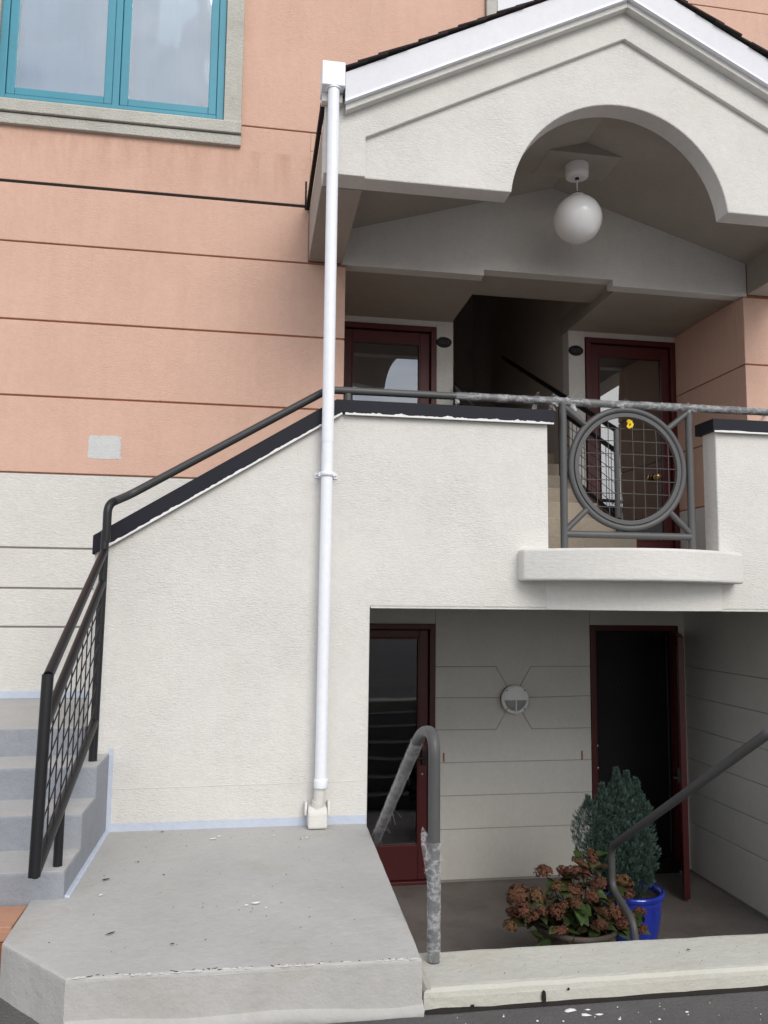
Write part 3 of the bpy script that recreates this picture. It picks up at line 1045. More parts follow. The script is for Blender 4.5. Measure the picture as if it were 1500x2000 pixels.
# lower doors
ll = glazed_door(0.700, 1.664, -1.165, 1.082, 0.845, 1.522, -0.855, 0.955, YD, M_lowglass, label='red framed glass door of the sunken entry behind the grey handrail')
MB().box(1.545, 1.585, YD - 0.02, YD + 0.02, -0.16, -0.03).build('handle', M_black, ll, 0.006)
MB().box(1.50, 1.56, YD - 0.055, YD - 0.03, -0.108, -0.09).box(1.55, 1.565, YD - 0.055, YD - 0.01, -0.108, -0.09).build('handle', M_black, ll, 0.004)
MB().lathe([(0, 0.012), (0.012, 0.011), (0.014, 0.0)], (1.556, YD + 0.02, -0.245), 14, 'y').build('lock', M_steel, ll)
# lower right: black door with number, red jambs, red screen door standing open
lr = MB().box(3.152, 3.205, YD - 0.015, YD + 0.14, -1.165, 1.080).box(3.985, 4.035, YD - 0.015, YD + 0.14, -1.165, 1.080).box(3.205, 3.985, YD - 0.013, YD + 0.14, 1.03, 1.080).build('door', M_red, ab, 0.004)
lr['label'] = 'black front door in a red frame beside the blue pot'
MB().box(3.206, 3.984, YD + 0.07, YD + 0.11, -1.08, 1.029).build('leaf', M_blackdoor, lr, 0.003)
MB().box(3.948, 3.954, YD + 0.058, YD + 0.070, -1.02, 0.98).build('weather_strip', M_digit, lr)
MB().box(3.206, 3.984, YD - 0.02, YD + 0.12, -1.18, -1.085).build('sill', M_door, lr, 0.004)
for z in (-0.036, -0.238):
    MB().lathe([(0, 0.022), (0.014, 0.020), (0.020, 0.008), (0.020, 0)], (3.236, YD + 0.07, z), 14, 'y').build('lock', M_steel, lr)


def digits(txt, size, loc, mat, parent, name='number', depth=0.002):
    cu = bpy.data.curves.new(name, 'FONT')
    cu.body = txt
    cu.size = size
    cu.align_x = 'CENTER'
    cu.align_y = 'CENTER'
    cu.extrude = depth
    tmp = bpy.data.objects.new('tmp', cu)
    COL.objects.link(tmp)
    dg = bpy.context.evaluated_depsgraph_get()
    me = bpy.data.meshes.new_from_object(tmp.evaluated_get(dg))
    bpy.data.objects.remove(tmp)
    me.materials.clear()
    me.materials.append(mat)
    rot = Matrix.Rotation(math.radians(90), 4, 'X')
    org = Vector(parent.get('org', (0, 0, 0)))
    me.transform(Matrix.Translation(Vector(loc) - org) @ rot)
    o = bpy.data.objects.new(name, me)
    COL.objects.link(o)
    o.parent = parent
    return o


digits('107', 0.10, (3.46, YD + 0.068, 0.50), M_plaque, lr, 'door_number')
# open screen door hinged at the right jamb
hinge = Vector((4.03, YD - 0.02, 0))
edge = Vector((3.655, 1.765, 0))
dv = (edge - hinge).normalized()
nv = Vector((-dv.y, dv.x, 0))


def obox(mb, a0, a1, n0, n1, z0, z1):
    vs = []
    for z in (z0, z1):
        for n_ in (n0, n1):
            for a in (a0, a1):
                p = hinge + dv * a + nv * n_
                vs.append((p.x, p.y, z))
    return mb.add(vs, [(0, 1, 3, 2), (4, 6, 7, 5), (0, 4, 5, 1), (2, 3, 7, 6), (0, 2, 6, 4), (1, 5, 7, 3)])


LW = (edge - hinge).length
sd = MB()
obox(sd, LW - 0.09, LW, -0.024, 0.024, -1.15, 1.01)
obox(sd, 0.0, 0.09, -0.024, 0.024, -1.15, 1.01)
obox(sd, 0.09, LW - 0.09, -0.023, 0.023, 0.90, 1.01)
obox(sd, 0.09, LW - 0.09, -0.023, 0.023, -1.15, -0.92)
scr = sd.build('screen_door', M_red, ab, 0.004, fixn=True)
scr['label'] = 'dark red screen door standing open towards the street'
sd = MB()
obox(sd, 0.09, LW - 0.09, -0.004, 0.004, -0.92, 0.90)
sd.build('pane', M_lowglass, scr, fixn=True)
sd = MB()
obox(sd, LW - 0.06, LW - 0.03, -0.05, -0.024, -0.22, -0.10)
obox(sd, LW - 0.10, LW + 0.0, -0.085, -0.05, -0.185, -0.165)
sd.build('handle', M_black, scr, fixn=True)

# ---- lower recess walls
GL = [0.700, 0.427, 0.138, -0.149, -0.438, -0.727, -1.160]
lx0, lx1 = 1.668, 3.150
LC = (2.403, 0.418)
ys = YD + 0.0
polys = [
    [(lx0, 1.256), (lx1, 1.256), (lx1, 0.70), (2.571, 0.70), LC, (2.236, 0.70), (lx0, 0.70)],
    [(lx0, 0.70), (2.236, 0.70), LC, (lx0, 0.424)],
    [(lx0, 0.424), LC, (2.236, 0.138), (lx0, 0.138)],
    [(lx1, 0.70), (2.571, 0.70), LC, (lx1, 0.430)],
    [(lx1, 0.430), LC, (2.573, 0.138), (lx1, 0.138)],
    [(lx0, 0.138), (2.236, 0.138), LC, (2.573, 0.138), (lx1, 0.138), (lx1, -0.149), (lx0, -0.149)],
]
for i in range(3, 6):
    polys.append([(lx0, GL[i]), (lx1, GL[i]), (lx1, GL[i + 1]), (lx0, GL[i + 1])])
for p in polys:
    MB().prism_y(inset(p, 0.0028), ys, ys + 0.05).build('wall_panel', M_board, ab, 0.0015)
MB().box(lx0, lx1, ys + 0.008, ys + 0.14, -1.18, 1.26).build('wall_core', M_groove, ab)
MB().box(XL, lx0 - 0.001, ys, ys + 0.14, 1.083, 1.256).build('lintel', M_board, ab)
MB().box(lx1 + 0.001, 4.10, ys, ys + 0.14, 1.082, 1.256).build('lintel', M_board, ab)
MB().box(4.036, 4.10, ys, ys + 0.14, -1.16, 1.0815).build('pier', M_board, ab)
zs = [1.256] + GL
for i in range(len(zs) - 1):
    MB().box(4.10, 4.15, -1.45, YD + 0.1, zs[i + 1] + 0.003, zs[i] - 0.003).build('wall_panel', M_board, ab, 0.002)
MB().box(4.112, 4.3, -1.45, YD + 0.14, -1.18, 1.256).build('wall_core', M_groove, ab)
MB().box(0.50, 0.690, 0.162, YD + 0.1, -1.18, 1.256).build('wall_core', M_board, ab)
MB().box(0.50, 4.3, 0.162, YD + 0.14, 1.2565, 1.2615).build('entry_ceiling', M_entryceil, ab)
# near-black sheets painted as the far interior darkness behind the doors
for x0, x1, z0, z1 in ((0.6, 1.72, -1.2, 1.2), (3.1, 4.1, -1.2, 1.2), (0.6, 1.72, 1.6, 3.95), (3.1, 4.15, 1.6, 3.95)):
    MB().box(x0, x1, YD + 0.36, YD + 0.40, z0, z1).build('interior_darkness', M_dark, ab)
# copper clips
cg = 'copper clips on the sunken entry wall'
tag(box('copper_clip', M_copper, None, 1.741, 1.756, YD - 0.006, YD - 0.0005, -0.140, -0.062, 0.002), 'small copper clip on the cream wall next to the glass door', 'clip', cg)
tag(box('copper_clip', M_copper, None, 3.047, 3.062, YD - 0.006, YD - 0.0005, -0.145, -0.066, 0.002), 'small copper clip on the cream wall next to the black door', 'clip', cg)

# ================================================================ RAINWATER PIPE
PX, PY = 0.4235, -0.075
dp = thing('downpipe', 'white round downpipe running from the porch gutter to the landing', 'downpipe', (PX, PY, 0))
MB().tube([(PX - 0.003, PY, 0.285), (PX, PY, 2.24)], 0.034, 28).build('pipe', M_pvc, dp)
MB().tube([(PX, PY, 2.22), (PX - 0.002, PY, 4.46)], 0.0355, 28).build('pipe', M_pvc, dp)
MB().lathe([(0.030, 0.0), (0.038, 0.0), (0.0395, 0.008), (0.0395, 0.045), (0.037, 0.052), (0.033, 0.052)], (PX - 0.003, PY, 0.238), 28).build('socket', M_pvc, dp)
stub = MB().tube([(PX - 0.012, PY + 0.012, 0.150), (PX - 0.009, PY + 0.006, 0.20), (PX - 0.004, PY, 0.262)], 0.0315, 24)
stub.build('stub', M_ledge, dp)
MB().tube([(PX - 0.02, PY + 0.02, 0.118), (PX - 0.014, PY + 0.012, 0.165)], 0.035, 20).build('stub', M_ledge, dp)
bs = MB().prism_x([(0.0, 0.14), (-0.080, 0.135), (-0.105, 0.11), (-0.110, 0.022), (0.0, 0.022)], PX - 0.073, PX + 0.036)
bs.build('shoe', M_ledge, dp, 0.012)
for s in (-0.082, 0.047):
    MB().box(PX + s - 0.007, PX + s + 0.007, -0.06, 0.0, 0.085, 0.158).build('lug', M_bleed, dp, 0.005)
clip = MB().lathe([(0.036, -0.014), (0.039, -0.014), (0.039, 0.014), (0.036, 0.014)], (PX, PY, 2.027), 28)
clip.box(PX - 0.066, PX + 0.066, -0.008, -0.0015, 2.012, 2.042).box(PX - 0.048, PX - 0.036, PY + 0.0, -0.004, 2.016, 2.038).box(PX + 0.036, PX + 0.048, PY + 0.0, -0.004, 2.016, 2.038)
clip.build('clip', M_pvc, dp)
for s in (-1, 1):
    MB().lathe([(0, 0.004), (0.006, 0.003), (0.007, 0)], (PX + s * 0.056, -0.008, 2.027), 10, 'y').build('screw', M_steel, dp)
gb = MB().box(0.345, 0.489, -0.112, 0.06, 4.440, 4.598).build('gutter_box', M_pvc, dp, 0.006)
MB().lathe([(0.036, 0), (0.058, 0.0), (0.058, 0.012), (0.036, 0.012)], (PX - 0.001, PY + 0.02, 4.430), 28).build('outlet', M_pvc, dp)
MB().box(0.352, 0.480, -0.045, 0.02, 4.372, 4.428).build('bracket', M_cream_s, dp, 0.004)

# ================================================================ BALCONY RAILING
br = thing('balcony_railing', 'grey balcony railing with a round wire mesh ring', 'railing', (AX, 0.06, 1.62))
RY = 0.06
TR = 0.0235
toprail = bend([(-0.79, -0.155, 1.60), (-0.79, -0.155, 1.805), (-0.70, RY - 0.04, 1.882), (0.43, RY, 2.569), (1.0, RY, 2.570), (5.4, RY, 2.574)], 0.055, 8)
MB().tube(toprail[9:], TR, 16).build('handrail', M_grey, br)
MB().tube([(0.556, RY, 2.486), (0.556, RY, 2.55)], 0.021, 14).build('bracket', M_grey, br)
MB().box(0.530, 0.582, RY - 0.02, RY + 0.02, 2.4925, 2.503).build('bracket_foot', M_black, br)
for x in (1.938, 2.805):
    MB().tube([(x, RY, 1.605), (x, RY, 2.56)], 0.0235, 16).build('post', M_grey, br)
    MB().lathe([(0.030, 0), (0.030, 0.012), (0.024, 0.014)], (x, RY, 1.618), 16).build('post_foot', M_grey, br)
MB().tube([(1.938, RY, 1.722), (2.805, RY, 1.722)], 0.0225, 16).build('bottom_rail', M_grey, br)
RC = Vector((2.372, RY, 2.152))


def ring(r, tr, n=72):
    return [(RC.x + r * math.cos(2 * math.pi * i / n), RC.y, RC.z + r * math.sin(2 * math.pi * i / n)) for i in range(n)]


MB().tube(ring(0.385, 0.02), 0.0205, 14, closed=True).build('ring', M_grey, br)
vs, fs = [], []
n = 80
for i in range(n):
    a = 2 * math.pi * i / n
    for r_, y_ in ((0.364, RY - 0.016), (0.364, RY + 0.016), (0.336, RY + 0.016), (0.336, RY - 0.016)):
        vs.append((RC.x + r_ * math.cos(a), y_, RC.z + r_ * math.sin(a)))
for i in range(n):
    j = (i + 1) % n
    for k in range(4):
        fs.append((i * 4 + k, i * 4 + (k + 1) % 4, j * 4 + (k + 1) % 4, j * 4 + k))
MB().add(vs, fs).build('inner_ring', M_grey, br, 0.003, fixn=True)
for sx, sz in ((-1, 1), (1, 1), (-1, -1), (1, -1)):
    a = math.radians(44)
    p = RC + Vector((sx * math.cos(a), 0, sz * math.sin(a))) * 0.395
    q = Vector((1.938 if sx < 0 else 2.805, RY, 2.545 if sz > 0 else 1.735))
    MB().tube([p, q], 0.0195, 12).build('brace', M_grey, br)
ri = 0.340
for i in range(-4, 5):
    x = 0.035 + i * 0.082
    if abs(x) < ri - 0.02:
        h = math.sqrt(ri * ri - x * x)
        w = random.uniform(-0.006, 0.006)
        MB().tube([(RC.x + x, RY - 0.002, RC.z - h), (RC.x + x + w, RY - 0.002, RC.z), (RC.x + x, RY - 0.002, RC.z + h)], 0.0027, 6).build('wire', M_wire, br)
for i in range(-4, 5):
    z = 0.008 + i * 0.0855
    if abs(z) < ri - 0.02:
        h = math.sqrt(ri * ri - z * z)
        w = random.uniform(-0.004, 0.004)
        MB().tube([(RC.x - h, RY + 0.0025, RC.z + z), (RC.x, RY + 0.0025, RC.z + z + w), (RC.x + h, RY + 0.0025, RC.z + z)], 0.0027, 6).build('wire', M_wire, br)
# yellow bloom caught in the mesh
yf = MB()
for k in range(9):
    a = k * 0.7
    c_ = Vector((2.386 + 0.006 * math.cos(a * 2.1), RY - 0.010, 2.444 + 0.010 * math.sin(a)))
    u = Vector((math.cos(a), -0.25, math.sin(a))) * 0.022
    w = Vector((-math.sin(a), 0.3, math.cos(a))) * 0.014
    yf.add([c_ - w * 0.5, c_ + u * 0.6 - w, c_ + u, c_ + u * 0.6 + w], [(0, 1, 2, 3)])
tag(yf.build('yellow_petal', M_yellow), 'small yellow petal caught in the round wire mesh', 'petal')

# ================================================================ STAIR HANDRAIL (black)
hr = thing('stair_railing', 'black tubular stair railing with a slanted wire mesh panel', 'railing', (-0.79, -0.7, 0.13))
MB().tube(toprail[:22], TR, 16).build('handrail', M_black, hr)
HX = -0.797
ptop, pbot = (HX, -0.150, 1.76), (HX, -0.205, 0.436)
MB().tube([(HX, -0.152, 1.66), pbot], 0.0225, 14).build('post', M_black, hr)
fr_top = (HX, -1.292, 0.975)
MB().tube([(HX, -0.158, 1.545), (HX, -1.285, 0.978)], 0.0215, 14).build('upper_rail', M_black, hr)
MB().tube([(HX, -1.294, 0.985), (HX, -1.338, 0.215)], 0.0235, 14).build('front_post', M_black, hr)
MB().tube([(HX, -0.165, 1.375), (HX, -1.300, 0.785)], 0.0215, 14).build('mesh_rail', M_black, hr)
MB().tube([(HX, -0.190, 0.640), (HX, -1.332, 0.222)], 0.0215, 14).build('bottom_rail', M_black, hr)
MB().tube([(HX, -0.930, 0.120), (HX, -0.930, 0.36)], 0.020, 12).build('foot', M_black, hr)
# slanted mesh
def yz_front(z):
    return -1.294 - (0.985 - z) * 0.0571


for i in range(1, 10):
    y = -0.19 - i * 0.108
    zt = 1.375 + (y + 0.165) * (1.375 - 0.785) / (1.135)
    zb = 0.640 + (y + 0.190) * (0.640 - 0.222) / (1.142)
    MB().tube([(HX, y, zb), (HX, y, zt)], 0.0033, 6).build('wire', M_black, hr)
for i in range(1, 10):
    za = 1.375 - i * 0.105
    zb_ = za - 0.59 * 1.0
    pts = []
    for k in range(41):
        t = k / 40
        y = -0.185 - t * 1.13
        z = za - t * 0.575
        lo = 0.640 + (y + 0.190) * (0.640 - 0.222) / 1.142
        if z > lo:
            pts.append((HX + 0.004, y, z))
    if len(pts) > 1:
        MB().tube([pts[0], pts[-1]], 0.0033, 6).build('wire', M_black, hr)

# ================================================================ KERB HANDRAILS
def slope_rail(name, label, path, r, mat):
    t_ = thing(name, label, 'handrail', path[0], 'tubular handrails of the sunken steps')
    MB().tube(path, r, 16).build('rail', mat, t_)
    return t_


lpath = bend([(0.740, -1.554, -0.10), (0.740, -1.550, 0.745), (0.733, -1.42, 0.79), (0.735, 0.30, -0.295), (0.735, 0.30, -0.60)], 0.085, 8)
lpath = bend([(0.740, -1.554, -0.10), (0.740, -1.552, 0.775), (0.735, -1.33, 0.745), (0.735, 0.28, -0.285), (0.735, 0.28, -0.62)], 0.10, 9)
h1 = slope_rail('kerb_handrail', 'grey tubular handrail on the kerb beside the landing, half wrapped in film', lpath, 0.0240, M_grey)
rpath = bend([(2.385, -1.554, -0.10), (2.385, -1.552, 0.90), (2.385, -1.30, 0.715), (2.385, 0.435, -0.300), (2.385, 0.435, -0.555), (2.385, 0.14, -0.655), (2.385, 0.06, -1.0)], 0.07, 8)
rpath = [p for p in rpath if p[1] > -1.29]
rpath = bend([(2.90, -1.60, -0.10), (2.90, -1.60, 0.80), (2.385, -1.30, 0.715)], 0.08, 6)[:-1] + rpath
h2 = slope_rail('kerb_handrail', 'bare grey handrail sloping down in front of the potted conifer', rpath, 0.0235, M_grey)


# cling film sleeves
def film(path, r, name, label, seed, lo=0.0, tags=()):
    P = [Vector(p) for p in path]
    # resample
    L = [0]
    for i in range(1, len(P)):
        L.append(L[-1] + (P[i] - P[i - 1]).length)
    n = max(12, int(L[-1] / 0.012))
    out = []
    for i in range(n + 1):
        d = L[-1] * i / n
        j = max(k for k in range(len(L)) if L[k] <= d + 1e-9)
        j = min(j, len(P) - 2)
        t = (d - L[j]) / max(1e-6, L[j + 1] - L[j])
        out.append(P[j].lerp(P[j + 1], t))
    mb = MB()
    mb.tube(out, r, 18, False, 0.0035)
    # loose ruffs and tails
    for u, sz in tags:
        i = int(u * n)
        p = out[i]
        t = (out[min(i + 1, n)] - out[max(i - 1, 0)]).normalized()
        for k in range(7):
            a = random.uniform(0, 6.28)
            x = t.orthogonal().normalized()
            y = t.cross(x)
            d = (x * math.cos(a) + y * math.sin(a))
            q = p + d * (r * 0.9) + t * random.uniform(-0.02, 0.02)
            e = q + d * sz * random.uniform(0.4, 1) + t * random.uniform(-sz, sz) * 0.7 + Vector((0, 0, -sz * 0.4))
            w = t * sz * 0.35 + Vector((0, 0, 0.004))
            mb.add([q - w, q + w, e + w * 0.5, e - w * 0.3], [(0, 1, 2, 3)], True)
    o = mb.build(name, M_film)
    return tag(o, label, 'plastic wrap', 'plastic film wrapped round the rails')


film([(1.234, RY, 2.5705), (2.9, RY, 2.572), (4.3, RY, 2.573)], 0.0275, 'film_wrap',
     'crinkled clear film wrapped along the balcony top rail', 1,
     tags=[(0.002, 0.03), (0.17, 0.05), (0.21, 0.04), (0.235, 0.04), (0.25, 0.05), (0.36, 0.06), (0.51, 0.035), (0.70, 0.05)])
slp = [p for p in lpath if -1.27 < p[1] < 0.26]
slp = [Vector((0.735, -1.25, 0.694)), Vector((0.735, -0.1, -0.042))]
film(slp, 0.0285, 'film_wrap', 'clear film wound round the sloping handrail in front of the glass door', 2,
     tags=[(0.02, 0.03), (0.3, 0.03), (0.62, 0.05), (0.8, 0.04), (0.93, 0.05)])
film([(0.740, -1.553, 0.355), (0.740, -1.554, 0.02), (0.740, -1.554, -0.088)], 0.0275, 'film_wrap',
     'clear film hanging loose on the upright handrail post at the kerb', 3, tags=[(0.12, 0.02), (0.2, 0.02), (0.95, 0.015)])
tail = MB()
vs, fs = [], []
for i in range(9):
    t = i / 8
    z = 0.385 - 0.20 * t
    w = 0.032 * math.sin(math.pi * (0.25 + 0.75 * t)) * (1 - t) ** 0.5
    vs += [(0.714, -1.556, z), (0.714 - w, -1.560 + 0.01 * math.sin(t * 9), z + 0.03 * (1 - t))]
for i in range(8):
    fs.append((i * 2, i * 2 + 1, i * 2 + 3, i * 2 + 2))
tail.add(vs, fs, True)
bpy.data.objects  # keep
tl = tail.build('film_tail', M_film, bpy.data.objects['film_wrap.002'])

# ================================================================ INNER STAIR GUARDS
def guard(x, name, label, y_end):
    g = thing(name, label, 'railing', (x, 1.23, 1.80), 'guards of the inner stair')
    m_ = 0.5
    y0, z0 = 1.235, 2.665

    def zt(y):
        return z0 + (y - y0) * m_
    MB().tube([(x, y0, 1.80), (x, y0, z0 + 0.01)], 0.022, 12).build('post', M_grey, g)
    MB().tube([(x, 2.42, 2.28), (x, 2.42, zt(2.42))], 0.02, 12).build('post', M_black, g)
    MB().tube([(x, y0 - 0.012, z0), (x, y_end, zt(y_end))], 0.023, 12).build('handrail', M_black, g)
    MB().tube([(x, y0, z0 - 0.17), (x, 2.42, zt(2.42) - 0.17)], 0.02, 12).build('rail', M_black, g)
    MB().tube([(x, y0 - 0.17, 1.955 - 0.09), (x, 2.42, 1.955 + (2.42 - y0) * m_)], 0.022, 12).build('rail', M_black, g)
    for i in range(1, 12):
        y = y0 + i * 0.1
        if y < 2.4:
            MB().tube([(x, y, 1.955 + (y - y0) * m_), (x, y, zt(y) - 0.17)], 0.003, 5).build('wire', M_black, g)
    for i in range(1, 6):
        d = 0.54 * i / 6
        MB().tube([(x + 0.003, y0, 1.955 + d), (x + 0.003, 2.42, 1.955 + d + (2.42 - y0) * m_)], 0.003, 5).build('wire', M_black, g)
    return g


guard(2.855, 'stair_guard', 'dark mesh guard of the inner stair behind the round railing', 4.2)
guard(1.86, 'stair_guard', 'dark mesh guard of the inner stair next to the left upper door', 3.4)

# ================================================================ LAMPS, PLAQUES
LX, LY = 2.385, 0.832
pl = thing('pendant_lamp', 'white opal globe lamp hanging from the porch ceiling', 'lamp', (LX, LY, 4.63))
MB().lathe([(0, 0.0), (0.07, 0.0), (0.084, 0.006), (0.088, 0.03), (0.088, 0.098)], (LX, LY, 4.534), 32).build('canopy', M_white, pl)
MB().lathe([(0, 0.0), (0.012, 0.0), (0.017, 0.012), (0.012, 0.022), (0, 0.022)], (LX, LY, 4.516), 12).build('hook', M_black, pl)
MB().tube([(LX, LY, 4.52), (LX, LY, 4.412)], 0.006, 8).build('rod', M_white, pl)
for k in range(3):
    zc_ = 4.415 + 0.014 * k
    MB().tube([(LX + 0.008 * math.cos(a), LY + (0.008 * math.sin(a) if k % 2 else 0), zc_ + (0.010 * math.sin(a))) for a in [i * 0.785 for i in range(8)]], 0.0022, 5, closed=True).build('chain_link', M_black, pl)
MB().lathe([(0, 0.048), (0.014, 0.046), (0.022, 0.034), (0.055, 0.024), (0.073, 0.008), (0.075, -0.004), (0.068, -0.004)], (LX, LY, 4.366), 28).build('gallery', M_white, pl)
MB().lathe([(0.0000, -0.1876), (0.0316, -0.1849), (0.0633, -0.1760), (0.0949, -0.1612), (0.1266, -0.1369), (0.1530, -0.1053), (0.1709, -0.0673), (0.1825, -0.0251), (0.1836, 0.0066), (0.1772, 0.0435), (0.1635, 0.0804), (0.1414, 0.1131), (0.1108, 0.1426), (0.0738, 0.1637), (0.0527, 0.1711)], (LX, LY, 4.206), 48).build('globe', M_opal, pl)

BC = (2.397, YD, 0.410)
bl = thing('bulkhead_lamp', 'round white half shaded bulkhead lamp on the cream panelled wall', 'lamp', BC)
MB().lathe([(0.122, 0.0), (0.122, 0.052), (0.112, 0.060), (0, 0.060)], BC, 40, 'y').build('body', M_lampbody, bl)
MB().lathe([(0.0, 0.075), (0.06, 0.073), (0.100, 0.064), (0.1015, 0.058)], BC, 40, 'y').build('lens', M_lampgrey, bl)
MB().lathe([(0.102, 0.056), (0.102, 0.078), (0.108, 0.082), (0.124, 0.080), (0.129, 0.072), (0.129, 0.050)], BC, 48, 'y').build('rim', M_white, bl)
vs = []
fs = []
n = 24
for i in range(n + 1):
    a = math.pi * i / n
    for r_, h_ in ((0.106, 0.086), (0.05, 0.094)):
        vs.append((BC[0] + r_ * math.cos(a), BC[1] - h_, BC[2] + r_ * math.sin(a) + (0.0 if 0 < i < n else -0.004)))
vs.append((BC[0], BC[1] - 0.096, BC[2] - 0.004))
c_i = len(vs) - 1
for i in range(n):
    fs.append((i * 2, i * 2 + 2, i * 2 + 3, i * 2 + 1))
    fs.append((i * 2 + 1, i * 2 + 3, c_i))
vs += [(v[0], v[1] + 0.01, v[2]) for v in vs]
k0 = c_i + 1
fs += [tuple(k0 + i for i in f[::-1]) for f in fs]
MB().add(vs, fs).build('eyelid', M_white, bl)
MB().box(BC[0] - 0.005, BC[0] + 0.005, BC[1] - 0.100, BC[1] - 0.066, BC[2] - 0.128, BC[2] + 0.006).build('guard_bar', M_white, bl, 0.002)
for a in (45, 135, 225, 315):
    MB().lathe([(0, 0.086), (0.006, 0.085), (0.007, 0.080)], (BC[0] + 0.116 * math.cos(math.radians(a)), BC[1], BC[2] + 0.116 * math.sin(math.radians(a))), 10, 'y').build('screw', M_lampbody, bl)

for x, txt, lab in ((1.738, '1073', 'black oval house number plate 1073 near the left upper door'), (3.051, '1075', 'black oval house number plate 1075 near the right upper door')):
    p = thing('number_plate', lab, 'number plate', (x, YD, 3.722), 'oval house number plates')
    q = MB()
    vs = []
    n = 32
    for i in range(n):
        a = 2 * math.pi * i / n
        vs.append((x + 0.073 * math.cos(a), YD - 0.0105, 3.722 + 0.050 * math.sin(a)))
    for i in range(n):
        a = 2 * math.pi * i / n
        vs.append((x + 0.075 * math.cos(a), YD - 0.0005, 3.722 + 0.052 * math.sin(a)))
    fs = [tuple(range(n))] + [(i, i + n, (i + 1) % n + n, (i + 1) % n) for i in range(n)]
    q.add(vs, fs)
    q.build('plate', M_plaque, p, fixn=True)
    rm = MB().tube([(x + 0.070 * math.cos(2 * math.pi * i / 40), YD - 0.011, 3.722 + 0.047 * math.sin(2 * math.pi * i / 40)) for i in range(40)], 0.003, 6, closed=True)
    rm.build('rim', M_plaque, p)
    digits(txt, 0.052, (x, YD - 0.0125, 3.720), M_digit, p)

# ================================================================ POTS AND PLANTS
# --- conifer in blue glazed pot
PC = Vector((2.805, 1.05, -1.18))
cp = thing('potted_conifer', 'bushy blue green conifer growing in a glossy cobalt blue pot', 'potted plant', tuple(PC))
MB().lathe([(0.15, 0.0), (0.165, 0.01), (0.185, 0.06), (0.205, 0.16), (0.218, 0.27), (0.222, 0.315), (0.226, 0.325), (0.226, 0.335), (0.222, 0.342), (0.224, 0.352), (0.240, 0.365), (0.244, 0.382),
            (0.236, 0.398), (0.218, 0.396), (0.208, 0.38), (0.204, 0.33)], PC, 48).build('pot', M_blue, cp)
sm = MB()
vs = [(PC.x, PC.y, PC.z + 0.345)]
for r_ in (0.07, 0.14, 0.206):
    for k in range(20):
        a = 2 * math.pi * k / 20
        vs.append((PC.x + r_ * math.cos(a), PC.y + r_ * math.sin(a), PC.z + 0.335 + 0.02 * random.random()))
fs = [(0, 1 + k, 1 + (k + 1) % 20) for k in range(20)]
for j in range(2):
    for k in range(20):
        fs.append((1 + j * 20 + k, 1 + (j + 1) * 20 + k, 1 + (j + 1) * 20 + (k + 1) % 20, 1 + j * 20 + (k + 1) % 20))
sm.add(vs, fs)
sm.build('soil', M_soil, cp)
MB().tube([(2.78, 1.05, -0.86), (2.74, 1.04, -0.60), (2.70, 1.03, -0.3)], lambda t: 0.03 - 0.02 * t, 8).build('trunk', M_bark, cp)


def spray(mb, p, d, size):
    """flat fan of scale-leaf twigs pointing along d"""
    d = d.normalized()
    x = d.orthogonal().normalized()
    x = Matrix.Rotation(random.uniform(0, 6.28), 3, d) @ x
    tipn = random.randint(4, 6)
    w = size * 0.13
    mb.add([p - x * w * 0.6, p + x * w * 0.6, p + d * size + x * w * 0.2, p + d * size - x * w * 0.2], [(0, 1, 2, 3)])
    for k in range(tipn):
        t = 0.15 + 0.75 * k / tipn
        s = 1 if k % 2 else -1
        q = p + d * size * t
        e = q + (d * 0.72 + x * s * 0.62 + d.cross(x) * random.uniform(-0.45, 0.45)).normalized() * size * (0.62 - 0.35 * t)
        y = d.cross(x) * 0.3 + d * 0.7
        mb.add([q, q + y * w * 0.9, e, e - y * w * 0.6], [(0, 1, 2, 3)])


lobes = [  # base centre (x,y), z range, max radius
    ((2.705, 1.03), -0.72, 0.06, 0.150),
    ((2.585, 1.02), -0.66, -0.04, 0.130),
    ((2.470, 1.00), -0.60, -0.12, 0.125),
    ((2.800, 1.06), -0.74, 0.03, 0.150),
    ((2.870, 1.05), -0.74, -0.02, 0.135),
    ((2.680, 0.92), -0.74, -0.20, 0.150),
    ((2.830, 0.93), -0.74, -0.25, 0.135),
    ((2.560, 0.94), -0.68, -0.28, 0.140),
    ((2.760, 1.00), -0.84, -0.40, 0.190),
    ((2.720, 1.14), -0.70, -0.10, 0.150),
]
fo = MB()
for (cx, cy), z0, z1, rm_ in lobes:
    rm_ *= 0.90
    nsp = int(3600 * (z1 - z0) * rm_ / 0.15)
    cnt = 0
    while cnt < nsp:
        t = random.random() ** 1.0
        prof = (math.sin(math.pi * min(1, (t * 0.80 + 0.16))) ** 0.8) * (1 if t < 0.72 else max(0.08, (1 - t) / 0.28))
        a = random.uniform(0, 6.283)
        rr = rm_ * prof * (random.random() ** 0.30)
        lump = 1 + 0.28 * noise.noise(Vector((math.cos(a) * 1.6 + cx * 5, math.sin(a) * 1.6, t * 6)))
        rr *= lump
        p = Vector((cx + rr * math.cos(a), cy + rr * math.sin(a), z0 + (z1 - z0) * t))
        d = Vector((math.cos(a) * 0.55, math.sin(a) * 0.55, 0.85)) + Vector((random.uniform(-.3, .3), random.uniform(-.3, .3), random.uniform(-.1, .2)))
        spray(fo, p, d, random.uniform(0.021, 0.038))
        cnt += 1
fol = fo.build('foliage', M_conifer, cp)
fol['kind'] = 'stuff'

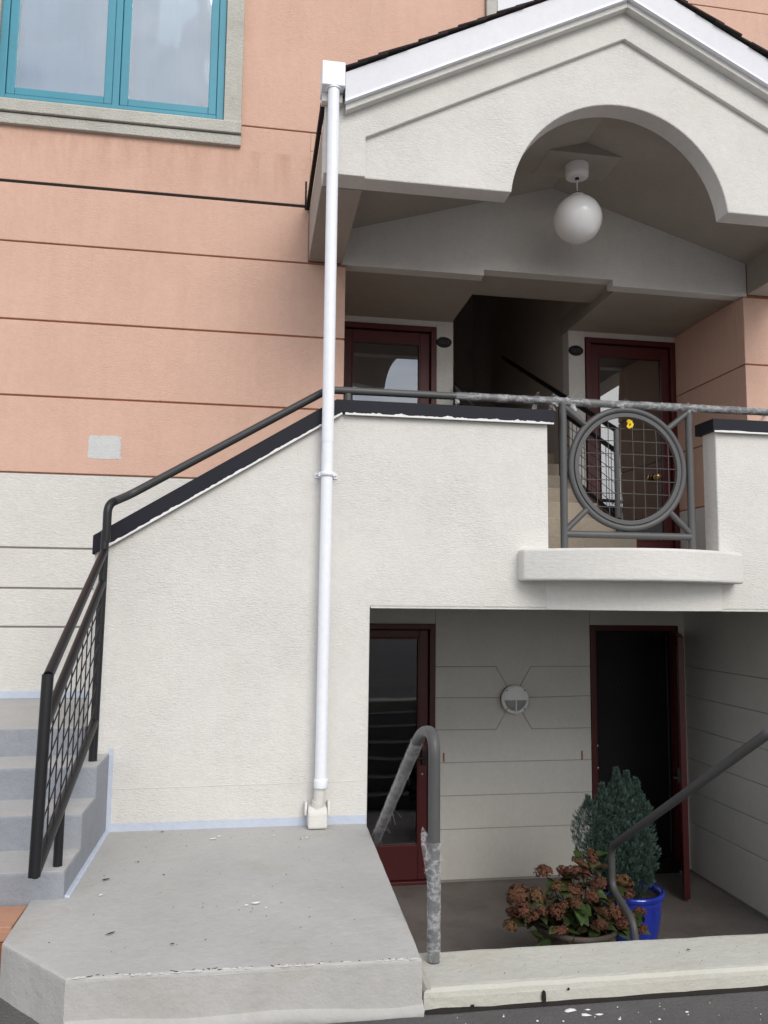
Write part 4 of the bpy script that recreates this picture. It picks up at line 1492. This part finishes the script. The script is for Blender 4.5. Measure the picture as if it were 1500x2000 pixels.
# --- hydrangea
HC = Vector((2.225, 0.66, -0.70))
hy = thing('potted_hydrangea', 'hydrangea with dried brown flower heads in a low weathered pot', 'potted plant', (HC.x, HC.y, -1.18))
MB().lathe([(0.20, 0.0), (0.225, 0.02), (0.255, 0.20), (0.265, 0.30), (0.275, 0.305), (0.275, 0.335), (0.25, 0.335), (0.245, 0.27)], (HC.x, HC.y, -1.18), 36).build('pot', M_barrel, hy)
MB().lathe([(0.0, 0.012), (0.12, 0.008), (0.246, 0.0)], (HC.x, HC.y, -0.895), 24).build('soil', M_soil, hy)


def leaf_mesh(seed):
    rnd = random.Random(seed)
    n = 6
    vs, fs = [], []
    for i in range(n + 1):
        t = i / n
        w = 0.5 * math.sin(math.pi * min(1.0, t * 0.93 + 0.05)) ** 0.8 * (1 - 0.25 * t)
        droop = -0.35 * t * t + rnd.uniform(-.02, .02)
        vs += [(-w * 0.78, t, droop + 0.16 * w + rnd.uniform(-.03, .03)), (0, t, droop), (w * 0.78, t, droop + 0.16 * w + rnd.uniform(-.03, .03))]
    for i in range(n):
        a = i * 3
        fs += [(a, a + 1, a + 4, a + 3), (a + 1, a + 2, a + 5, a + 4)]
    me = bpy.data.meshes.new('leaf')
    me.from_pydata(vs, [], fs)
    me.polygons.foreach_set('use_smooth', [True] * len(fs))
    me.materials.append(M_leaf)
    return me


def bloom_mesh(seed):
    rnd = random.Random(seed)
    vs, fs = [], []
    for k in range(95):
        z = rnd.uniform(-0.55, 1)
        a = rnd.uniform(0, 6.283)
        q = math.sqrt(1 - z * z)
        nrm = Vector((q * math.cos(a), q * math.sin(a), z))
        c_ = nrm * rnd.uniform(0.78, 1.02)
        c_.z *= 0.85
        x = nrm.orthogonal().normalized()
        x = Matrix.Rotation(rnd.uniform(0, 6.28), 3, nrm) @ x
        y = nrm.cross(x)
        for j in range(4):
            an = j * math.pi / 2
            u = x * math.cos(an) + y * math.sin(an)
            v = nrm.cross(u)
            s = rnd.uniform(0.17, 0.26)
            lift = nrm * rnd.uniform(-0.08, 0.16)
            o = len(vs)
            vs += [c_, c_ + u * s * 0.6 + v * s * 0.48 + lift * 0.5, c_ + u * s + lift, c_ + u * s * 0.6 - v * s * 0.48 + lift * 0.3]
            fs.append((o, o + 1, o + 2, o + 3))
    # dark core
    o = len(vs)
    for i in range(5):
        ph = math.pi * (i + 0.5) / 5
        for k in range(8):
            vs.append((0.66 * math.sin(ph) * math.cos(k * 0.785), 0.66 * math.sin(ph) * math.sin(k * 0.785), 0.56 * math.cos(ph)))
    for i in range(4):
        for k in range(8):
            fs.append((o + i * 8 + k, o + i * 8 + (k + 1) % 8, o + i * 8 + 8 + (k + 1) % 8, o + i * 8 + 8 + k))
    me = bpy.data.meshes.new('flower_head')
    me.from_pydata([tuple(v) for v in vs], [], fs)
    me.materials.append(M_bloom)
    return me


leafs = [leaf_mesh(i) for i in range(5)]
blooms = [bloom_mesh(i) for i in range(4)]
hyo = Vector(hy['org'])


def place(me, name, loc, rot, sc):
    o = bpy.data.objects.new(name, me)
    COL.objects.link(o)
    o.parent = hy
    o.location = Vector(loc) - hyo
    o.rotation_euler = rot
    o.scale = sc
    return o


hrnd = random.Random(21)
heads = []
# flower heads set where the photo shows them: (x, z) at about the plant's distance, depth varies
for x, z, y, s in [(2.020, -0.529, 0.72, 0.044), (2.048, -0.571, 0.55, 0.042), (2.193, -0.505, 0.62, 0.047), (2.417, -0.480, 0.82, 0.043), (2.320, -0.557, 0.72, 0.041), (2.370, -0.597, 0.62, 0.047), (1.801, -0.634, 0.60, 0.057), (1.918, -0.640, 0.58, 0.054), (1.789, -0.681, 0.48, 0.054), (1.918, -0.698, 0.47, 0.044), (2.007, -0.695, 0.45, 0.050), (2.154, -0.668, 0.48, 0.045), (2.192, -0.621, 0.60, 0.043), (2.284, -0.636, 0.52, 0.042), (2.295, -0.787, 0.42, 0.044), (2.423, -0.741, 0.50, 0.057), (2.448, -0.798, 0.45, 0.055), (2.589, -0.624, 0.72, 0.055), (2.613, -0.697, 0.70, 0.054), (2.667, -0.788, 0.62, 0.043), (1.995, -0.786, 0.38, 0.046), (1.710, -0.787, 0.50, 0.051), (2.365, -0.738, 0.52, 0.053), (2.546, -0.803, 0.55, 0.055), (1.767, -0.753, 0.60, 0.056), (2.643, -0.876, 0.55, 0.042), (2.096, -0.698, 0.55, 0.051), (1.864, -0.736, 0.50, 0.052), (2.295, -0.491, 0.74, 0.049), (2.177, -0.553, 0.75, 0.043)]:
    heads.append(Vector((x, y, z)))
    s *= 1.16
    place(hrnd.choice(blooms), 'flower_head', (x, y, z), (hrnd.uniform(-.6, .6), hrnd.uniform(-.6, .6), hrnd.uniform(0, 6.28)), (s * hrnd.uniform(.75, 1.3), s * hrnd.uniform(.75, 1.3), s * hrnd.uniform(.6, 1.05)))
for h in heads:
    base = Vector((HC.x + (h.x - HC.x) * 0.25, HC.y + (h.y - HC.y) * 0.2, -0.90))
    mid = base.lerp(h, 0.55) + Vector((0, 0, 0.06))
    MB().tube([base, mid, h], 0.004, 5).build('stem', M_bark, hy)
    for k in range(3):
        a = hrnd.uniform(0, 6.28)
        p = mid.lerp(h, hrnd.uniform(0.35, 0.9))
        s = hrnd.uniform(0.075, 0.125)
        place(hrnd.choice(leafs), 'leaf', p, (hrnd.uniform(-.5, .35), hrnd.uniform(-.5, .5), a), (s, s, s))
for k in range(130):
    a = hrnd.uniform(0, 6.28)
    r_ = hrnd.uniform(0.05, 1.0) ** 0.5
    p = Vector((HC.x + 0.40 * r_ * math.cos(a), HC.y + 0.25 * r_ * math.sin(a), -0.88 + 0.30 * (1 - r_ * r_) * hrnd.uniform(0.3, 1)))
    s = hrnd.uniform(0.07, 0.13)
    place(hrnd.choice(leafs), 'leaf', p, (hrnd.uniform(-.5, .5), hrnd.uniform(-.5, .5), hrnd.uniform(0, 6.28)), (s, s, s))
for x, y, z, rz in ((2.34, .80, -0.44, 2.4), (2.44, .80, -0.47, -1.2), (2.40, .72, -0.52, -2.0), (2.26, .66, -.58, 1.2)):
    place(leafs[0], 'leaf', (x, y, z), (0.3, 0, rz), (0.13, 0.13, 0.13))

# ================================================================ SMALL THINGS
wp = MB().box(-2.2, -0.890, -1.255, -1.022, -0.052, 0.004)
plank = wp.build('timber_plank', M_wood, None, 0.004)
tag(plank, 'raw reddish timber plank lying on the ground beside the landing', 'plank')
bd = MB().box(-2.3, -0.892, -1.245, -1.022, -0.1725, -0.0535)
bd.build('timber_plank', M_orange, None, 0.004)
tag(bpy.data.objects['timber_plank.001'], 'orange brown packing board under the raw timber plank', 'board')

drnd = random.Random(5)


def flecks(name, label, mat, spots, z, kind='stuff'):
    mb = MB()
    for x, y, r, el, ang in spots:
        r *= 0.72
        n = 9
        vs = [(x, y, z + 0.0035)]
        for i in range(n):
            a = 2 * math.pi * i / n
            q = r * drnd.uniform(0.55, 1.2)
            u, v = q * math.cos(a) * el, q * math.sin(a)
            vs.append((x + u * math.cos(ang) - v * math.sin(ang), y + u * math.sin(ang) + v * math.cos(ang), z + 0.0006))
        mb.add(vs, [(0, 1 + i, 1 + (i + 1) % n) for i in range(n)])
    o = mb.build(name, mat)
    o['kind'] = kind
    o['label'] = label
    return o


zt = 0.0235
flecks('paint_specks', 'white paint specks on the concrete landing', M_bleed,
       [(-0.16, -0.22, .012, 2.2, .6), (-0.13, -0.18, .008, 2.4, .5), (0.335, -0.26, .009, 1.8, .8), (0.31, -0.275, .005, 1, 0), (0.06, -1.18, .018, 1.6, .2),
        (0.02, -1.20, .008, 2, .3), (0.10, -1.24, .006, 1, 0), (0.05, -1.10, .004, 1, 0), (0.16, -0.2, .005, 1.5, 0), (-0.6, -1.0, .01, 1.4, 1)], zt)
flecks('dirt_specks', 'dark specks and twigs on the concrete landing', M_leaflit,
       [(-0.50, -0.565, .010, 1, 0), (-0.61, -0.80, .012, 2.6, .5), (-0.36, -0.77, .006, 2, .3), (-0.49, -1.42, .010, 3.6, .6), (-0.25, -1.55, .006, 2, .3),
        (-0.13, -1.53, .005, 1, 0), (0.20, -0.84, .005, 1, 0), (0.27, -1.36, .005, 1, 0), (0.30, -0.285, .006, 1.3, 0), (-0.44, -0.06, .007, 3, .1),
        (0.10, -1.33, .004, 1, 0), (-0.29, -0.33, .004, 1.4, .2)] + [(drnd.uniform(-.7, .55), drnd.uniform(-1.65, -.08), drnd.uniform(.0015, .0035), drnd.uniform(1, 2.5), drnd.uniform(0, 3)) for _ in range(60)], zt)
flecks('paint_splashes', 'white paint splashes on the dark street by the kerb', M_bleed,
       [(1.184, -1.830, .017, 2.4, .1), (1.225, -1.868, .015, 2.0, -.3), (1.275, -1.872, .010, 2.2, 0), (1.335, -1.915, .009, 1.3, .2), (1.475, -1.935, .008, 1.3, .2),
        (1.04, -1.885, .007, 1.2, 0), (0.93, -1.84, .006, 1, 0), (1.13, -1.90, .006, 1, 0), (1.6, -1.90, .007, 1.5, 0), (1.25, -1.835, .007, 2.5, 0)] +
       [(drnd.uniform(.7, 2.0), drnd.uniform(-2.0, -1.82), drnd.uniform(.002, .004), 1.4, 1) for _ in range(25)], Zg + 0.001)
flecks('grit_specks', 'dark grit specks on the cream kerb', M_leaflit,
       [(1.78, -1.60, .009, 1.5, .2), (0.98, -1.70, .005, 1, 0), (1.24, -1.60, .003, 1, 0)] +
       [(drnd.uniform(.8, 2.4), drnd.uniform(-1.74, -1.5), drnd.uniform(.0015, .003), 1.4, 1) for _ in range(30)], -0.088)
flecks('worn_rim', 'pale worn chips along the front rim of the concrete landing', M_worn,
       [(x_, -1.770 + drnd.uniform(-.004, .008) - 0.008 * (x_ + .58) / 1.22, drnd.uniform(.003, .010), drnd.uniform(1.5, 4), drnd.uniform(-.2, .2)) for x_ in [drnd.uniform(-.57, .63) for _ in range(60)]], 0.0160)
flecks('worn_rim_dirt', 'dark nicks along the front rim of the concrete landing', M_leaflit,
       [(x_, -1.767 + drnd.uniform(-.004, .010) - 0.008 * (x_ + .58) / 1.22, drnd.uniform(.0015, .004), drnd.uniform(1.5, 5), drnd.uniform(-.2, .2)) for x_ in [drnd.uniform(-.57, .63) for _ in range(34)]], 0.0170)
# chips out of the kerb face
ch = MB()
for x, z, w, h in ((1.105, -0.150, .010, .030), (0.835, -0.162, .008, .010), (1.20, -0.125, .006, .006), (0.80, -0.168, .012, .006)):
    vs = [(x, -1.7755, z)]
    for i in range(8):
        a = i * math.pi / 4
        q = drnd.uniform(.7, 1.2)
        vs.append((x + w * q * math.cos(a), -1.7752, z + h * q * math.sin(a)))
    ch.add(vs, [(0, 1 + (i + 1) % 8, 1 + i) for i in range(8)])
co = ch.build('kerb_chips', M_mortar, None, fixn=True)
co['kind'] = 'stuff'

for o in bpy.data.objects:
    if 'org' in o:
        del o['org']
